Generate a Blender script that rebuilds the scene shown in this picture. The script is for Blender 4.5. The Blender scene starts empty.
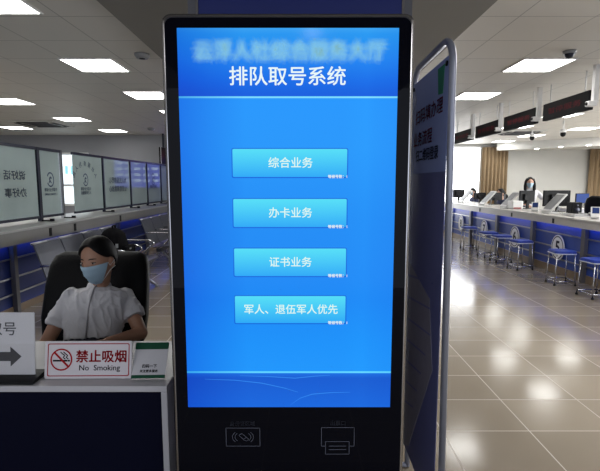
import bpy, bmesh, math, random
from mathutils import Vector, Matrix, Euler
random.seed(7)
C = bpy.context.scene.collection
PI = math.pi
scene = bpy.context.scene
scene.view_settings.view_transform = 'Standard'
scene.view_settings.look = 'None'
scene.cycles.use_denoising = True
scene.cycles.max_bounces = 8
scene.cycles.transparent_max_bounces = 24
scene.cycles.sample_clamp_indirect = 6.0

# ------------------------------------------------------------------ camera
F, PITCH, CH = 450.0, math.radians(6.6), 1.5
cam_d = bpy.data.cameras.new('camera'); cam = bpy.data.objects.new('camera', cam_d); C.objects.link(cam)
cam.location = (0, 0, CH); cam.rotation_euler = (PI/2 - PITCH, 0, 0)
cam_d.sensor_width = 36; cam_d.lens = F/600*36; cam_d.clip_start = .05
scene.camera = cam

def at(px, py, Y):
    """world point at depth Y seen at photo position (px, py)"""
    xc, yc = (px-300)/F, (235.5-py)/F
    d = Vector((xc, yc*math.sin(PITCH)+math.cos(PITCH), yc*math.cos(PITCH)-math.sin(PITCH)))
    d *= Y/d.y
    return Vector((d.x, Y, CH+d.z))

# ------------------------------------------------------------------ materials
def lin(c):
    def f(v):
        v /= 255.0
        return v/12.92 if v <= .04045 else ((v+.055)/1.055)**2.4
    return (f(c[0]), f(c[1]), f(c[2]), 1)
MATS = {}
def mat(name, rgb, rough=.5, metal=0, emit=0, spec=.5, noise=.06, nscale=30, alpha=1, bump=0, bscale=60, coat=0):
    m = bpy.data.materials.new(name); m.use_nodes = True
    nt = m.node_tree; b = nt.nodes['Principled BSDF']
    col = lin(rgb)
    b.inputs['Base Color'].default_value = col
    b.inputs['Roughness'].default_value = rough
    b.inputs['Metallic'].default_value = metal
    b.inputs['Specular IOR Level'].default_value = spec
    b.inputs['Alpha'].default_value = alpha
    b.inputs['Coat Weight'].default_value = coat
    if emit:
        b.inputs['Emission Color'].default_value = col
        b.inputs['Emission Strength'].default_value = emit
    tc = nt.nodes.new('ShaderNodeTexCoord')
    if noise and not emit:
        n = nt.nodes.new('ShaderNodeTexNoise'); n.inputs['Scale'].default_value = nscale
        nt.links.new(tc.outputs['Object'], n.inputs['Vector'])
        r = nt.nodes.new('ShaderNodeMix'); r.data_type = 'RGBA'
        r.inputs[6].default_value = tuple(v*(1-noise) for v in col[:3])+(1,)
        r.inputs[7].default_value = tuple(min(1, v*(1+noise)) for v in col[:3])+(1,)
        nt.links.new(n.outputs['Fac'], r.inputs[0]); nt.links.new(r.outputs[2], b.inputs['Base Color'])
    if bump:
        n2 = nt.nodes.new('ShaderNodeTexNoise'); n2.inputs['Scale'].default_value = bscale; n2.inputs['Detail'].default_value = 3
        nt.links.new(tc.outputs['Object'], n2.inputs['Vector'])
        bp = nt.nodes.new('ShaderNodeBump'); bp.inputs['Strength'].default_value = bump; bp.inputs['Distance'].default_value = .02
        nt.links.new(n2.outputs['Fac'], bp.inputs['Height']); nt.links.new(bp.outputs['Normal'], b.inputs['Normal'])
    MATS[name] = m
    return m
def tile_mat(name, rgb, rgb2, line, tx, ty, offx, offy, lw, rough, spec=.5, bumpy=0.0, rvar=0):
    """tiles of tx by ty metres on an object whose own coordinates are the room's"""
    m = bpy.data.materials.new(name); m.use_nodes = True; nt = m.node_tree; b = nt.nodes['Principled BSDF']
    tc = nt.nodes.new('ShaderNodeTexCoord'); sx = nt.nodes.new('ShaderNodeSeparateXYZ')
    nt.links.new(tc.outputs['Object'], sx.inputs[0])
    def M(op, a, b_=None):
        n = nt.nodes.new('ShaderNodeMath'); n.operation = op
        for i, v in enumerate((a, b_)):
            if v is None: continue
            if isinstance(v, (int, float)): n.inputs[i].default_value = v
            else: nt.links.new(v, n.inputs[i])
        return n.outputs[0]
    def edge(o, off, t):
        f = M('FRACT', M('DIVIDE', M('SUBTRACT', o, off-100*t), t))
        return M('MULTIPLY', M('MINIMUM', f, M('SUBTRACT', 1, f)), t), M('FLOOR', M('DIVIDE', M('SUBTRACT', o, off-100*t), t))
    ex, ix = edge(sx.outputs[0], offx, tx); ey, iy = edge(sx.outputs[1], offy, ty)
    e = M('LESS_THAN', M('MINIMUM', ex, ey), lw)
    wn = nt.nodes.new('ShaderNodeTexWhiteNoise'); wn.noise_dimensions = '2D'
    cv = nt.nodes.new('ShaderNodeCombineXYZ'); nt.links.new(ix, cv.inputs[0]); nt.links.new(iy, cv.inputs[1])
    nt.links.new(cv.outputs[0], wn.inputs['Vector'])
    nz = nt.nodes.new('ShaderNodeTexNoise'); nz.inputs['Scale'].default_value = 3; nz.inputs['Detail'].default_value = 4
    nt.links.new(tc.outputs['Object'], nz.inputs['Vector'])
    mx = nt.nodes.new('ShaderNodeMix'); mx.data_type = 'RGBA'; mx.inputs[6].default_value = lin(rgb); mx.inputs[7].default_value = lin(rgb2)
    nt.links.new(M('ADD', M('MULTIPLY', wn.outputs[0], .6), M('MULTIPLY', nz.outputs['Fac'], .4)), mx.inputs[0])
    m2 = nt.nodes.new('ShaderNodeMix'); m2.data_type = 'RGBA'; m2.inputs[7].default_value = lin(line)
    nt.links.new(mx.outputs[2], m2.inputs[6]); nt.links.new(e, m2.inputs[0])
    nt.links.new(m2.outputs[2], b.inputs['Base Color'])
    b.inputs['Specular IOR Level'].default_value = spec
    nt.links.new(M('ADD', M('MULTIPLY', e, .3), M('ADD', rough, M('MULTIPLY', wn.outputs[0], rvar))), b.inputs['Roughness'])
    if bumpy:
        bp = nt.nodes.new('ShaderNodeBump'); bp.inputs['Strength'].default_value = bumpy; bp.inputs['Distance'].default_value = .01
        nt.links.new(M('SUBTRACT', M('MULTIPLY', nz.outputs['Fac'], .6), e), bp.inputs['Height']); nt.links.new(bp.outputs['Normal'], b.inputs['Normal'])
    MATS[name] = m
    return m
def vcol_mat(name, strength):
    m = bpy.data.materials.new(name); m.use_nodes = True; nt = m.node_tree; b = nt.nodes['Principled BSDF']
    a = nt.nodes.new('ShaderNodeVertexColor'); a.layer_name = 'Col'
    b.inputs['Base Color'].default_value = (.004, .006, .01, 1); b.inputs['Roughness'].default_value = .12
    b.inputs['Specular IOR Level'].default_value = .08
    nt.links.new(a.outputs[0], b.inputs['Emission Color']); b.inputs['Emission Strength'].default_value = strength
    MATS[name] = m
    return m
def glow(name, rgb, s): return mat(name, rgb, .5, emit=s, spec=0)

mat('black_glass', (5, 6, 15), .015, spec=.10, noise=0)
mat('kiosk_metal', (120, 120, 122), .32, .8, noise=.02)
mat('chrome', (190, 190, 195), .15, 1, noise=0)
mat('steel', (150, 150, 152), .3, .85, noise=.05)
mat('dark_steel', (38, 41, 53), .4, .6)
mat('post_brown', (98, 96, 98), .4, .5)
mat('white_laminate', (164, 164, 170), .25, noise=.02)
mat('counter_top', (198, 195, 190), .25, noise=.03)
mat('counter_fascia', (172, 168, 162), .35, noise=.03)
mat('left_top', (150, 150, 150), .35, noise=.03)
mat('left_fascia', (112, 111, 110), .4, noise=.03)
mat('navy_panel', (6, 8, 27), .5, spec=.06, noise=.05)
mat('column_navy', (34, 44, 104), .4, spec=.3, noise=.05, nscale=3)
mat('column_frame', (92, 92, 98), .4, .4)
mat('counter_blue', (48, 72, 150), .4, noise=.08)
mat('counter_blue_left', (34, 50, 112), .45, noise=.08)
mat('kick', (122, 104, 84), .4)
glow('blue_strip', (60, 118, 255), 11)
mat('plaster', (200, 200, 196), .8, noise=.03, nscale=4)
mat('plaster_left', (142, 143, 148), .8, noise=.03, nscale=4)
mat('soffit', (128, 126, 122), .8, noise=.02, nscale=4)
mat('curtain', (148, 128, 100), .85, noise=.1, nscale=12)
mat('black_plastic', (13, 14, 17), .5, spec=.15, noise=.05)
mat('black_leather', (8, 9, 13), .45, spec=.12, bump=.15, bscale=90)
mat('black_cloth', (5, 5, 8), .9, spec=.1, bump=.3, bscale=50)
mat('white_plastic', (215, 215, 215), .35, noise=.02)
mat('grey_plastic', (130, 132, 135), .4)
mat('seat_metal', (80, 82, 90), .38, .55, noise=.08, nscale=200)
mat('stool_blue', (38, 62, 150), .5, noise=.05)
mat('stool_edge', (205, 208, 215), .3, .2)
mat('led_board', (20, 20, 22), .6, spec=.1, noise=.15, nscale=160)
glow('led_red', (88, 40, 44), .38)
mat('skin', (158, 118, 96), .5, noise=.05)
mat('skin_pale', (200, 160, 140), .5, noise=.05)
mat('hair', (8, 7, 9), .55, spec=.2, noise=.3, nscale=120)
mat('mask_blue', (156, 182, 200), .8, noise=.05, bump=.1, bscale=40)
mat('mask_loop', (200, 205, 208), .7)
mat('eye_white', (150, 140, 134), .3)
mat('iris', (22, 14, 12), .2)
mat('blouse', (192, 192, 198), .75, noise=.05, nscale=14, bump=.25, bscale=24)
mat('blouse_seam', (150, 150, 156), .8)
mat('navy_cloth', (20, 22, 36), .8, bump=.2, bscale=30)
mat('shirt_navy', (26, 34, 70), .8)
mat('paper', (170, 170, 176), .5, noise=.02)
mat('print_grey', (46, 46, 50), .7, spec=.1)
mat('print_black', (5, 5, 7), .7, spec=.1)
mat('print_red', (142, 6, 20), .6, spec=.15)
mat('print_green', (4, 62, 42), .5, spec=.15)
mat('sign_white', (178, 174, 180), .3, noise=.02)
mat('banner_blue', (148, 164, 216), .5, noise=.06, nscale=6)
mat('banner_dark', (98, 102, 152), .45, noise=.08, nscale=6)
mat('banner_grey', (140, 137, 152), .5, noise=.15, nscale=25)
mat('banner_red', (165, 62, 76), .6)
mat('banner_green', (30, 130, 90), .5)
mat('banner_frame', (140, 144, 160), .3, .4, noise=.02)
mat('film', (190, 195, 215), .1, alpha=.35, noise=0)
mat('icon_grey', (96, 100, 116), .6)
mat('plate_white', (222, 222, 226), .35, noise=.02)
mat('plate_navy', (24, 32, 66), .5)
mat('screen_blue', (40, 58, 108), .6, spec=.1, noise=.2, nscale=40)
mat('glass_letter', (38, 56, 84), .5)
mat('ac_grille', (74, 74, 78), .5)
glow('panel_light', (255, 254, 250), 12)
glow('down_light', (255, 252, 245), 60)
glow('daylight', (250, 252, 255), 5.0)
glow('office_daylight', (225, 235, 240), 1.1)
glow('paper_cyan', (150, 200, 215), .55)
tile_mat('floor_tile', (128, 118, 104), (142, 131, 115), (176, 168, 156), .534, .40, .865, 2.59, .0035, .13, spec=.62, bumpy=.06, rvar=.05)
tile_mat('ceiling_panel', (208, 206, 201), (212, 210, 205), (160, 160, 158), .6, .6, 1.72, .1, .004, .55, spec=.3)
vcol_mat('display', 1.0)
# frosted glass of the partition: greenish, half see-through, mirror-like at a shallow angle
def frosted():
    m = bpy.data.materials.new('frosted_glass'); m.use_nodes = True; nt = m.node_tree
    for n in list(nt.nodes): nt.nodes.remove(n)
    out = nt.nodes.new('ShaderNodeOutputMaterial')
    d = nt.nodes.new('ShaderNodeBsdfDiffuse'); d.inputs[0].default_value = lin((176, 192, 192))
    t = nt.nodes.new('ShaderNodeBsdfTransparent'); t.inputs[0].default_value = lin((205, 220, 220))
    g = nt.nodes.new('ShaderNodeBsdfGlossy'); g.inputs['Roughness'].default_value = .03
    fr = nt.nodes.new('ShaderNodeFresnel'); fr.inputs[0].default_value = 1.5
    nz = nt.nodes.new('ShaderNodeTexNoise'); nz.inputs['Scale'].default_value = 1.4
    tc = nt.nodes.new('ShaderNodeTexCoord'); nt.links.new(tc.outputs['Object'], nz.inputs['Vector'])
    mr = nt.nodes.new('ShaderNodeMapRange'); mr.inputs[3].default_value = .22; mr.inputs[4].default_value = .48
    nt.links.new(nz.outputs['Fac'], mr.inputs[0])
    m1 = nt.nodes.new('ShaderNodeMixShader'); nt.links.new(mr.outputs[0], m1.inputs[0])
    nt.links.new(d.outputs[0], m1.inputs[1]); nt.links.new(t.outputs[0], m1.inputs[2])
    m2 = nt.nodes.new('ShaderNodeMixShader'); nt.links.new(fr.outputs[0], m2.inputs[0])
    nt.links.new(m1.outputs[0], m2.inputs[1]); nt.links.new(g.outputs[0], m2.inputs[2])
    nt.links.new(m2.outputs[0], out.inputs[0]); MATS['frosted_glass'] = m
frosted()
def clear_glass():
    m = bpy.data.materials.new('clear_glass'); m.use_nodes = True; nt = m.node_tree
    for n in list(nt.nodes): nt.nodes.remove(n)
    out = nt.nodes.new('ShaderNodeOutputMaterial')
    t = nt.nodes.new('ShaderNodeBsdfTransparent'); g = nt.nodes.new('ShaderNodeBsdfGlossy'); g.inputs['Roughness'].default_value = .02
    m2 = nt.nodes.new('ShaderNodeMixShader'); m2.inputs[0].default_value = .02
    nt.links.new(t.outputs[0], m2.inputs[1]); nt.links.new(g.outputs[0], m2.inputs[2]); nt.links.new(m2.outputs[0], out.inputs[0])
    MATS['clear_glass'] = m
clear_glass()
def blur_mat():
    m = bpy.data.materials.new('soft_title'); m.use_nodes = True; nt = m.node_tree
    for n in list(nt.nodes): nt.nodes.remove(n)
    out = nt.nodes.new('ShaderNodeOutputMaterial')
    t = nt.nodes.new('ShaderNodeBsdfTransparent'); e = nt.nodes.new('ShaderNodeEmission')
    e.inputs[0].default_value = lin((150, 215, 228)); e.inputs[1].default_value = 1
    m2 = nt.nodes.new('ShaderNodeMixShader'); m2.inputs[0].default_value = .042
    nt.links.new(t.outputs[0], m2.inputs[1]); nt.links.new(e.outputs[0], m2.inputs[2]); nt.links.new(m2.outputs[0], out.inputs[0])
    MATS['soft_title'] = m
blur_mat()

# ------------------------------------------------------------------ mesh builder
def frame(z, up=Vector((0, 0, 1))):
    z = Vector(z).normalized()
    if abs(z.dot(up)) > .98: up = Vector((0, 1, 0))
    x = up.cross(z).normalized(); y = z.cross(x)
    return x, y, z
class MB:
    def __init__(s, default):
        s.v, s.f, s.m, s.sm, s.c = [], [], [], [], []
        s.mats = [default]; s.usecol = False
    def mi(s, m):
        m = m or s.mats[0]
        if m not in s.mats: s.mats.append(m)
        return s.mats.index(m)
    def add(s, vs, fs, m=None, smooth=False, cols=None):
        b = len(s.v); i = s.mi(m)
        s.v += [Vector(v) for v in vs]
        if cols: s.usecol = True
        s.c += cols if cols else [(0, 0, 0, 1)]*len(vs)
        for f in fs:
            s.f.append([b+k for k in f]); s.m.append(i); s.sm.append(smooth)
        return s
    def box(s, c, size, rot=None, m=None, bev=0, seg=2):
        bm = bmesh.new(); bmesh.ops.create_cube(bm, size=1)
        for v in bm.verts: v.co = Vector((v.co.x*size[0], v.co.y*size[1], v.co.z*size[2]))
        if bev: bmesh.ops.bevel(bm, geom=bm.edges[:], offset=min(bev, min(size)*.49), segments=seg, affect='EDGES', profile=.5)
        M = Matrix.Translation(Vector(c)) @ (rot.to_4x4() if rot else Matrix())
        bm.verts.index_update()
        s.add([M @ v.co for v in bm.verts], [[v.index for v in f.verts] for f in bm.faces], m, False)
        bm.free(); return s
    def b2(s, lo, hi, m=None, bev=0, seg=2):
        lo, hi = Vector(lo), Vector(hi)
        return s.box((lo+hi)/2, hi-lo, None, m, bev, seg)
    def loft(s, rings, m=None, cap=True, smooth=True, closed=True):
        n = len(rings[0]); vs = [p for r in rings for p in r]; fs = []
        for i in range(len(rings)-1):
            for j in range(n if closed else n-1):
                k = (j+1) % n
                fs.append([i*n+j, i*n+k, (i+1)*n+k, (i+1)*n+j])
        if cap and closed:
            fs.append(list(range(n))[::-1]); fs.append([(len(rings)-1)*n+j for j in range(n)])
        return s.add(vs, fs, m, smooth)
    def tube(s, pts, r, m=None, n=8, cap=True, smooth=True):
        pts = [Vector(p) for p in pts]; rings = []; x = None
        for i, p in enumerate(pts):
            d = (pts[min(i+1, len(pts)-1)]-pts[max(i-1, 0)]).normalized()
            if x is None: x, y, _ = frame(d)
            else:
                x = (x - d*x.dot(d)).normalized(); y = d.cross(x)
            rr = r[i] if isinstance(r, (list, tuple)) else r
            rings.append([p + x*math.cos(2*PI*k/n)*rr + y*math.sin(2*PI*k/n)*rr for k in range(n)])
        return s.loft(rings, m, cap, smooth)
    def cyl(s, a, b, r, m=None, n=16, r2=None):
        return s.tube([a, b], [r, r if r2 is None else r2], m, n)
    def ell(s, c, rad, m=None, M3=None, nu=16, nv=10):
        c = Vector(c); vs = []; fs = []
        for i in range(nv+1):
            th = PI*i/nv
            for j in range(nu):
                ph = 2*PI*j/nu
                q = Vector((rad[0]*math.sin(th)*math.cos(ph), rad[1]*math.sin(th)*math.sin(ph), rad[2]*math.cos(th)))
                vs.append(c + (M3 @ q if M3 else q))
        for i in range(nv):
            for j in range(nu):
                k = (j+1) % nu
                fs.append([i*nu+j, (i+1)*nu+j, (i+1)*nu+k, i*nu+k])
        return s.add(vs, fs, m, True)
    def cap_limb(s, a, b, ra, rb, m=None, n=14):
        a, b = Vector(a), Vector(b); d = (b-a).normalized(); pts, rs = [], []
        for k in range(5):
            t = -PI/2+k*PI/8; pts.append(a+d*ra*math.sin(t)); rs.append(max(1e-4, ra*math.cos(t)))
        for k in range(5):
            t = k*PI/8; pts.append(b+d*rb*math.sin(t)); rs.append(max(1e-4, rb*math.cos(t)))
        return s.tube(pts, rs, m, n)
    def plate(s, poly, M, th, m=None, cols=None):
        """flat outline (2-D) extruded by th; M maps (x, y, out) to the room"""
        n = len(poly)
        vs = [M @ Vector((p[0], p[1], th)) for p in poly]
        if th:
            vs += [M @ Vector((p[0], p[1], 0)) for p in poly]
            fs = [list(range(n))] + [list(range(n, 2*n))[::-1]] + [[i, n+i, n+(i+1) % n, (i+1) % n] for i in range(n)]
            return s.add(vs, fs, m, False, cols*2 if cols else None)
        return s.add(vs, [list(range(n))], m, False, cols)
    def text(s, body, M, width=None, height=None, m=None, offset=0, out=0, col=None, bold=0):
        """body centred on M's origin and fitted to width (or height); bold thickens the strokes with shifted copies"""
        if offset and not bold: bold, offset = offset*1.1, 0
        cu = bpy.data.curves.new('lettering', 'FONT'); cu.body = body; cu.size = 1; cu.resolution_u = 3
        ob = bpy.data.objects.new('lettering', cu); C.objects.link(ob)
        dg = bpy.context.evaluated_depsgraph_get(); dg.update()
        me = bpy.data.meshes.new_from_object(ob.evaluated_get(dg))
        vs = [v.co.copy() for v in me.vertices]; fs = [list(p.vertices) for p in me.polygons]
        bpy.data.objects.remove(ob); bpy.data.curves.remove(cu); bpy.data.meshes.remove(me)
        if not vs: return s
        x0, x1 = min(v.x for v in vs), max(v.x for v in vs); y0, y1 = min(v.y for v in vs), max(v.y for v in vs)
        k = width/(x1-x0) if width else height/(y1-y0)
        ky = k if not (width and height) else height/(y1-y0)
        sh = [(0, 0)] if not bold else [(bold*math.cos(t), bold*math.sin(t)) for t in (.4, .4+PI/2, .4+PI, .4+1.5*PI)]
        for dx, dy in sh:
            pv = [M @ Vector(((v.x+dx-(x0+x1)/2)*k, (v.y+dy-(y0+y1)/2)*ky, out)) for v in vs]
            s.add(pv, fs, m, False, [col]*len(vs) if col else None)
        return s
    def build(s, name, parent=None, loc=None):
        me = bpy.data.meshes.new(name)
        o = Vector(loc) if loc is not None else (Vector(parent.matrix_world.translation) if parent is not None and not parent.parent else Vector((0, 0, 0)))
        if parent is not None and loc is None:
            o = ORG.get(parent.name, Vector((0, 0, 0)))
        me.from_pydata([v-o for v in s.v], [], s.f)
        for mname in s.mats: me.materials.append(MATS[mname])
        for p, i, sm in zip(me.polygons, s.m, s.sm): p.material_index = i; p.use_smooth = sm
        if s.usecol:
            ca = me.color_attributes.new('Col', 'FLOAT_COLOR', 'POINT')
            for i, c in enumerate(s.c): ca.data[i].color = c
        me.update()
        ob = bpy.data.objects.new(name, me); C.objects.link(ob)
        if parent is not None: ob.parent = parent
        else: ob.location = o
        ORG[ob.name] = o
        return ob
ORG = {}
def tag(o, label=None, cat=None, group=None, kind=None):
    if label: o['label'] = label
    if cat: o['category'] = cat
    if group: o['group'] = group
    if kind: o['kind'] = kind
    return o
def thing(name, label, cat, loc=(0, 0, 0), group=None):
    o = bpy.data.objects.new(name, None); C.objects.link(o); o.location = loc; o.empty_display_size = .1
    ORG[o.name] = Vector(loc)
    return tag(o, label, cat, group)
def copy_tree(o, loc, rotz=None, label=None):
    r = o.copy(); C.objects.link(r); r.location = loc
    if rotz is not None: r.rotation_euler.z = rotz
    if label: r['label'] = label
    for ch in list(o.children):
        c = ch.copy(); C.objects.link(c); c.parent = r
        for g in list(ch.children):
            d = g.copy(); C.objects.link(d); d.parent = c
    return r
def struct(mb, name, parent=None): return tag(mb.build(name, parent), kind=None if parent else 'structure')
def rrect(x0, x1, y0, y1, r, n=5):
    pts = []
    for cx, cy, a in ((x1-r, y1-r, 0), (x0+r, y1-r, PI/2), (x0+r, y0+r, PI), (x1-r, y0+r, 1.5*PI)):
        for k in range(n+1):
            t = a+k*PI/2/n; pts.append((cx+r*math.cos(t), cy+r*math.sin(t)))
    return pts
def basis(o, x, y):
    """matrix with origin o, columns x, y and x cross y"""
    x, y = Vector(x).normalized(), Vector(y).normalized(); z = x.cross(y)
    return Matrix(((x.x, y.x, z.x, o[0]), (x.y, y.y, z.y, o[1]), (x.z, y.z, z.z, o[2]), (0, 0, 0, 1)))
def remeshed(mb, name, parent, voxel, smooth=6, fac=.5):
    tmp = mb.build('tmp', None, (0, 0, 0))
    md = tmp.modifiers.new('r', 'REMESH'); md.mode = 'VOXEL'; md.voxel_size = voxel; md.use_smooth_shade = True
    if smooth:
        sm = tmp.modifiers.new('s', 'SMOOTH'); sm.iterations = smooth; sm.factor = fac
    dg = bpy.context.evaluated_depsgraph_get(); dg.update()
    me = bpy.data.meshes.new_from_object(tmp.evaluated_get(dg)); me.name = name
    o = ORG.get(parent.name, Vector((0, 0, 0)))
    me.transform(Matrix.Translation(-o))
    for p in me.polygons: p.use_smooth = True
    me.materials.clear(); me.materials.append(MATS[mb.mats[0]])
    old = tmp.data; bpy.data.objects.remove(tmp); bpy.data.meshes.remove(old)
    ob = bpy.data.objects.new(name, me); C.objects.link(ob); ob.parent = parent; ORG[ob.name] = o
    return ob

# ------------------------------------------------------------------ the setting
ZC = 2.8
m = MB('floor_tile'); m.b2((-9, -3.5, -.06), (11, 15.3, 0)); struct(m, 'floor')
m = MB('ceiling_panel'); m.b2((-9, -3.5, ZC), (11, 15.3, ZC+.08)); struct(m, 'ceiling')
m = MB('soffit'); m.b2((-1.42, -3.5, ZC-.03), (1.38, 12.2, ZC-.001)); tag(m.build('trim_1'), kind='structure')   # plain lower strip along the middle of the ceiling
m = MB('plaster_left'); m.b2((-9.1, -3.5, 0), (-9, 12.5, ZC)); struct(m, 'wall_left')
m = MB('plaster'); m.b2((11, -3.5, 0), (11.1, 15.4, ZC)); struct(m, 'wall_right')
# left far wall with a window opening
WX0, WX1, WZ0, WZ1 = -6.75, -5.75, .9, 2.32
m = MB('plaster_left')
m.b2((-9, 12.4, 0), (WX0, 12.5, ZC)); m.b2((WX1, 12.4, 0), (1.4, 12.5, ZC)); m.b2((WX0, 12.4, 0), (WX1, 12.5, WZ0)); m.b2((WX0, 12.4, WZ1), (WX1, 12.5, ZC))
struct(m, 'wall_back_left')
m = MB('plaster'); m.b2((1.4, 12.4, 0), (1.5, 15.3, ZC)); struct(m, 'wall_return')
w1 = MB('white_plastic')
for x in (WX0+.02, WX1-.02): w1.b2((x-.03, 12.37, WZ0), (x+.03, 12.43, WZ1))
for z in (WZ0+.02, WZ1-.02, 1.45): w1.b2((WX0, 12.37, z-.03), (WX1, 12.43, z+.03))
for k in range(6): w1.b2((WX0+.12+k*.15, 12.40, 1.48), (WX0+.18+k*.15, 12.42, WZ1), 'office_daylight')
w1 = struct(w1, 'window_1')
p = MB('office_daylight'); p.b2((WX0, 12.47, WZ0), (WX1, 12.48, WZ1)); p.b2((WX0+.05, 12.455, 1.75), (WX0+.55, 12.465, 1.98), 'paper_cyan'); p.build('window_pane', w1)
# right far wall with a wide bright window
RX0, RX1 = 2.3, 6.02
m = MB('plaster')
m.b2((1.5, 15.2, 0), (RX0, 15.3, ZC)); m.b2((RX1, 15.2, 0), (11, 15.3, ZC)); m.b2((RX0, 15.2, 0), (RX1, 15.3, .35)); m.b2((RX0, 15.2, 2.72), (RX1, 15.3, ZC))
struct(m, 'wall_back_right')
w2 = MB('white_plastic')
for k in range(5):
    x = RX0+(RX1-RX0)*k/4; w2.b2((x-.025, 15.16, .35), (x+.025, 15.22, 2.72))
for z in (.37, 2.70): w2.b2((RX0, 15.16, z-.025), (RX1, 15.22, z+.025))
w2 = struct(w2, 'window_2')
p = MB('daylight'); p.b2((RX0, 15.25, .35), (RX1, 15.26, 2.72)); p.build('window_pane', w2)
# boxed-in beam below the ceiling at the far right, slightly askew
a, b = Vector((6.35, 14.75, 0)), Vector((9.2, 12.3, 0)); d = (b-a).normalized(); nrm = Vector((-d.y, d.x, 0))
m = MB('plaster')
q = [a, b, b+nrm*1.8, a+nrm*.35]
m.add([v+Vector((0, 0, 2.56)) for v in q]+[v+Vector((0, 0, ZC)) for v in q], [[3, 2, 1, 0], [4, 5, 6, 7], [0, 1, 5, 4], [1, 2, 6, 5], [2, 3, 7, 6], [3, 0, 4, 7]])
tag(m.build('trim_2'), kind='structure')
# square column behind the kiosk, clad with a navy panel in a grey frame
m = MB('column_frame'); cx, cw, cy = 0.0, .522, 2.2
m.b2((cx-cw, cy, 0), (cx+cw, cy+1.0, ZC-.03))
col = struct(m, 'column')
m = MB('column_navy'); m.b2((cx-cw+.05, cy-.006, .1), (cx+cw-.05, cy+.001, ZC-.12)); m.build('column_panel', col)
m = MB('chrome')
for x in (cx-cw+.045, cx+cw-.045): m.b2((x-.006, cy-.012, .1), (x+.006, cy, ZC-.12))
m.build('column_trim', col)

# ------------------------------------------------------------------ ceiling things
def ceiling_light(x, y, label, s=.56):
    t = thing('ceiling_light', label, 'ceiling light', (x, y, ZC), 'square ceiling light panels')
    m = MB('white_plastic')
    h = s/2
    for dx, dy, sx, sy in ((-h+.008, 0, .016, s), (h-.008, 0, .016, s), (0, -h+.008, s-.032, .016), (0, h-.008, s-.032, .016)):
        m.box((x+dx, y+dy, ZC-.006), (sx, sy, .012))
    m.build('frame', t)
    m = MB('panel_light'); m.b2((x-h+.016, y-h+.016, ZC-.008), (x+h-.016, y+h-.016, ZC-.001)); m.build('diffuser', t)
    return t
LIGHTS = [
 (-2.25, 3.35, 'square lit ceiling panel cut by the top left corner of the picture'),
 (-2.25, 5.15, 'largest whole lit ceiling panel left of the kiosk, above the waiting area'),
 (-2.25, 6.85, 'lit ceiling panel half hidden by the kiosk edge, right of the round smoke alarm'),
 (-2.25, 8.5, 'sliver of lit ceiling panel just left of the kiosk, last of its row'),
 (-4.62, 7.35, 'lit ceiling panel cut by the left picture edge, above the frosted glass'),
 (-4.62, 9.35, 'lit ceiling panel in the middle of the outer left row, beyond the vent'),
 (-4.62, 11.35, 'last lit ceiling panel of the outer left row, near the far wall'),
 (-6.65, 10.75, 'thin lit ceiling panel beside the left air conditioning vent, at the left edge'),
 (2.62, 5.15, 'large lit ceiling panel right of the banner, next to the dome camera'),
 (2.62, 6.9, 'lit ceiling panel whose left end is hidden by the banner post'),
 (5.0, 8.8, 'lit ceiling panel behind the nearest hanging display board'),
 (5.0, 10.6, 'lit ceiling panel behind the second hanging display board'),
 (6.75, 10.9, 'lit ceiling panel at the right picture edge below the hanging boards'),
 (6.3, 12.5, 'lit ceiling panel beside the right air conditioning vent'),
 (6.3, 14.2, 'farthest lit ceiling panel, above the tan curtain by the bright window'),
]
for x, y, l in LIGHTS: ceiling_light(x, y, l)
def down(x, y, z, label, r=.065, g='small round downlights'):
    t = thing('downlight', label, 'downlight', (x, y, z), g)
    m = MB('white_plastic'); m.cyl((x, y, z-.012), (x, y, z), r*1.15, n=24); m.build('rim', t)
    m = MB('down_light'); m.cyl((x, y, z-.014), (x, y, z-.0121), r, n=24); m.build('bulb', t)
down(.105, -1.07, ZC-.03, 'round downlight reflected as a white oval in the top of the kiosk', .07, 'round downlights')
for px, py, Y, l in ((537, 147, 14.0, 'small round downlight in the far beam, nearest the tan curtain'), (561, 145, 13.2, 'small round downlight in the far beam, second from the tan curtain'), (589, 142, 12.6, 'small round downlight in the far beam, close to the right edge')):
    q = at(px, py, Y); down(q.x, q.y, 2.56, l, .06)
def smoke(px, py, r, label, dome=None):
    yc = (235.5-py)/F; t = math.tan(math.atan(yc)-PITCH); Y = (ZC-CH)/t; q = at(px, py, Y); return q.x, q.y
x, y = smoke(142, 54, .07, '')
t = thing('smoke_detector', 'round grey smoke alarm on the ceiling near the second lit panel', 'smoke alarm', (x, y, ZC))
m = MB('grey_plastic'); m.tube([(x, y, ZC), (x, y, ZC-.02), (x, y, ZC-.045)], [.075, .075, .055], n=20); m.build('housing', t)
m = MB('black_plastic'); m.cyl((x, y, ZC-.047), (x, y, ZC-.044), .03); m.build('grille', t)
x, y = smoke(151, 128, .06, '')
t = thing('smoke_detector', 'small dark round ceiling sensor close to the kiosk edge', 'smoke alarm', (x, y, ZC))
m = MB('grey_plastic'); m.tube([(x, y, ZC), (x, y, ZC-.03), (x, y, ZC-.06)], [.08, .08, .05], n=16); m.build('housing', t)
x, y = 2.66, 4.62
t = thing('dome_camera', 'white ceiling dome camera beside the large lit panel right of the banner', 'security camera', (x, y, ZC))
m = MB('grey_plastic'); m.cyl((x, y, ZC-.03), (x, y, ZC), .06, n=20); m.build('base', t)
m = MB('dark_steel'); m.ell((x, y, ZC-.03), (.045, .045, .045)); m.build('dome', t)
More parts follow.
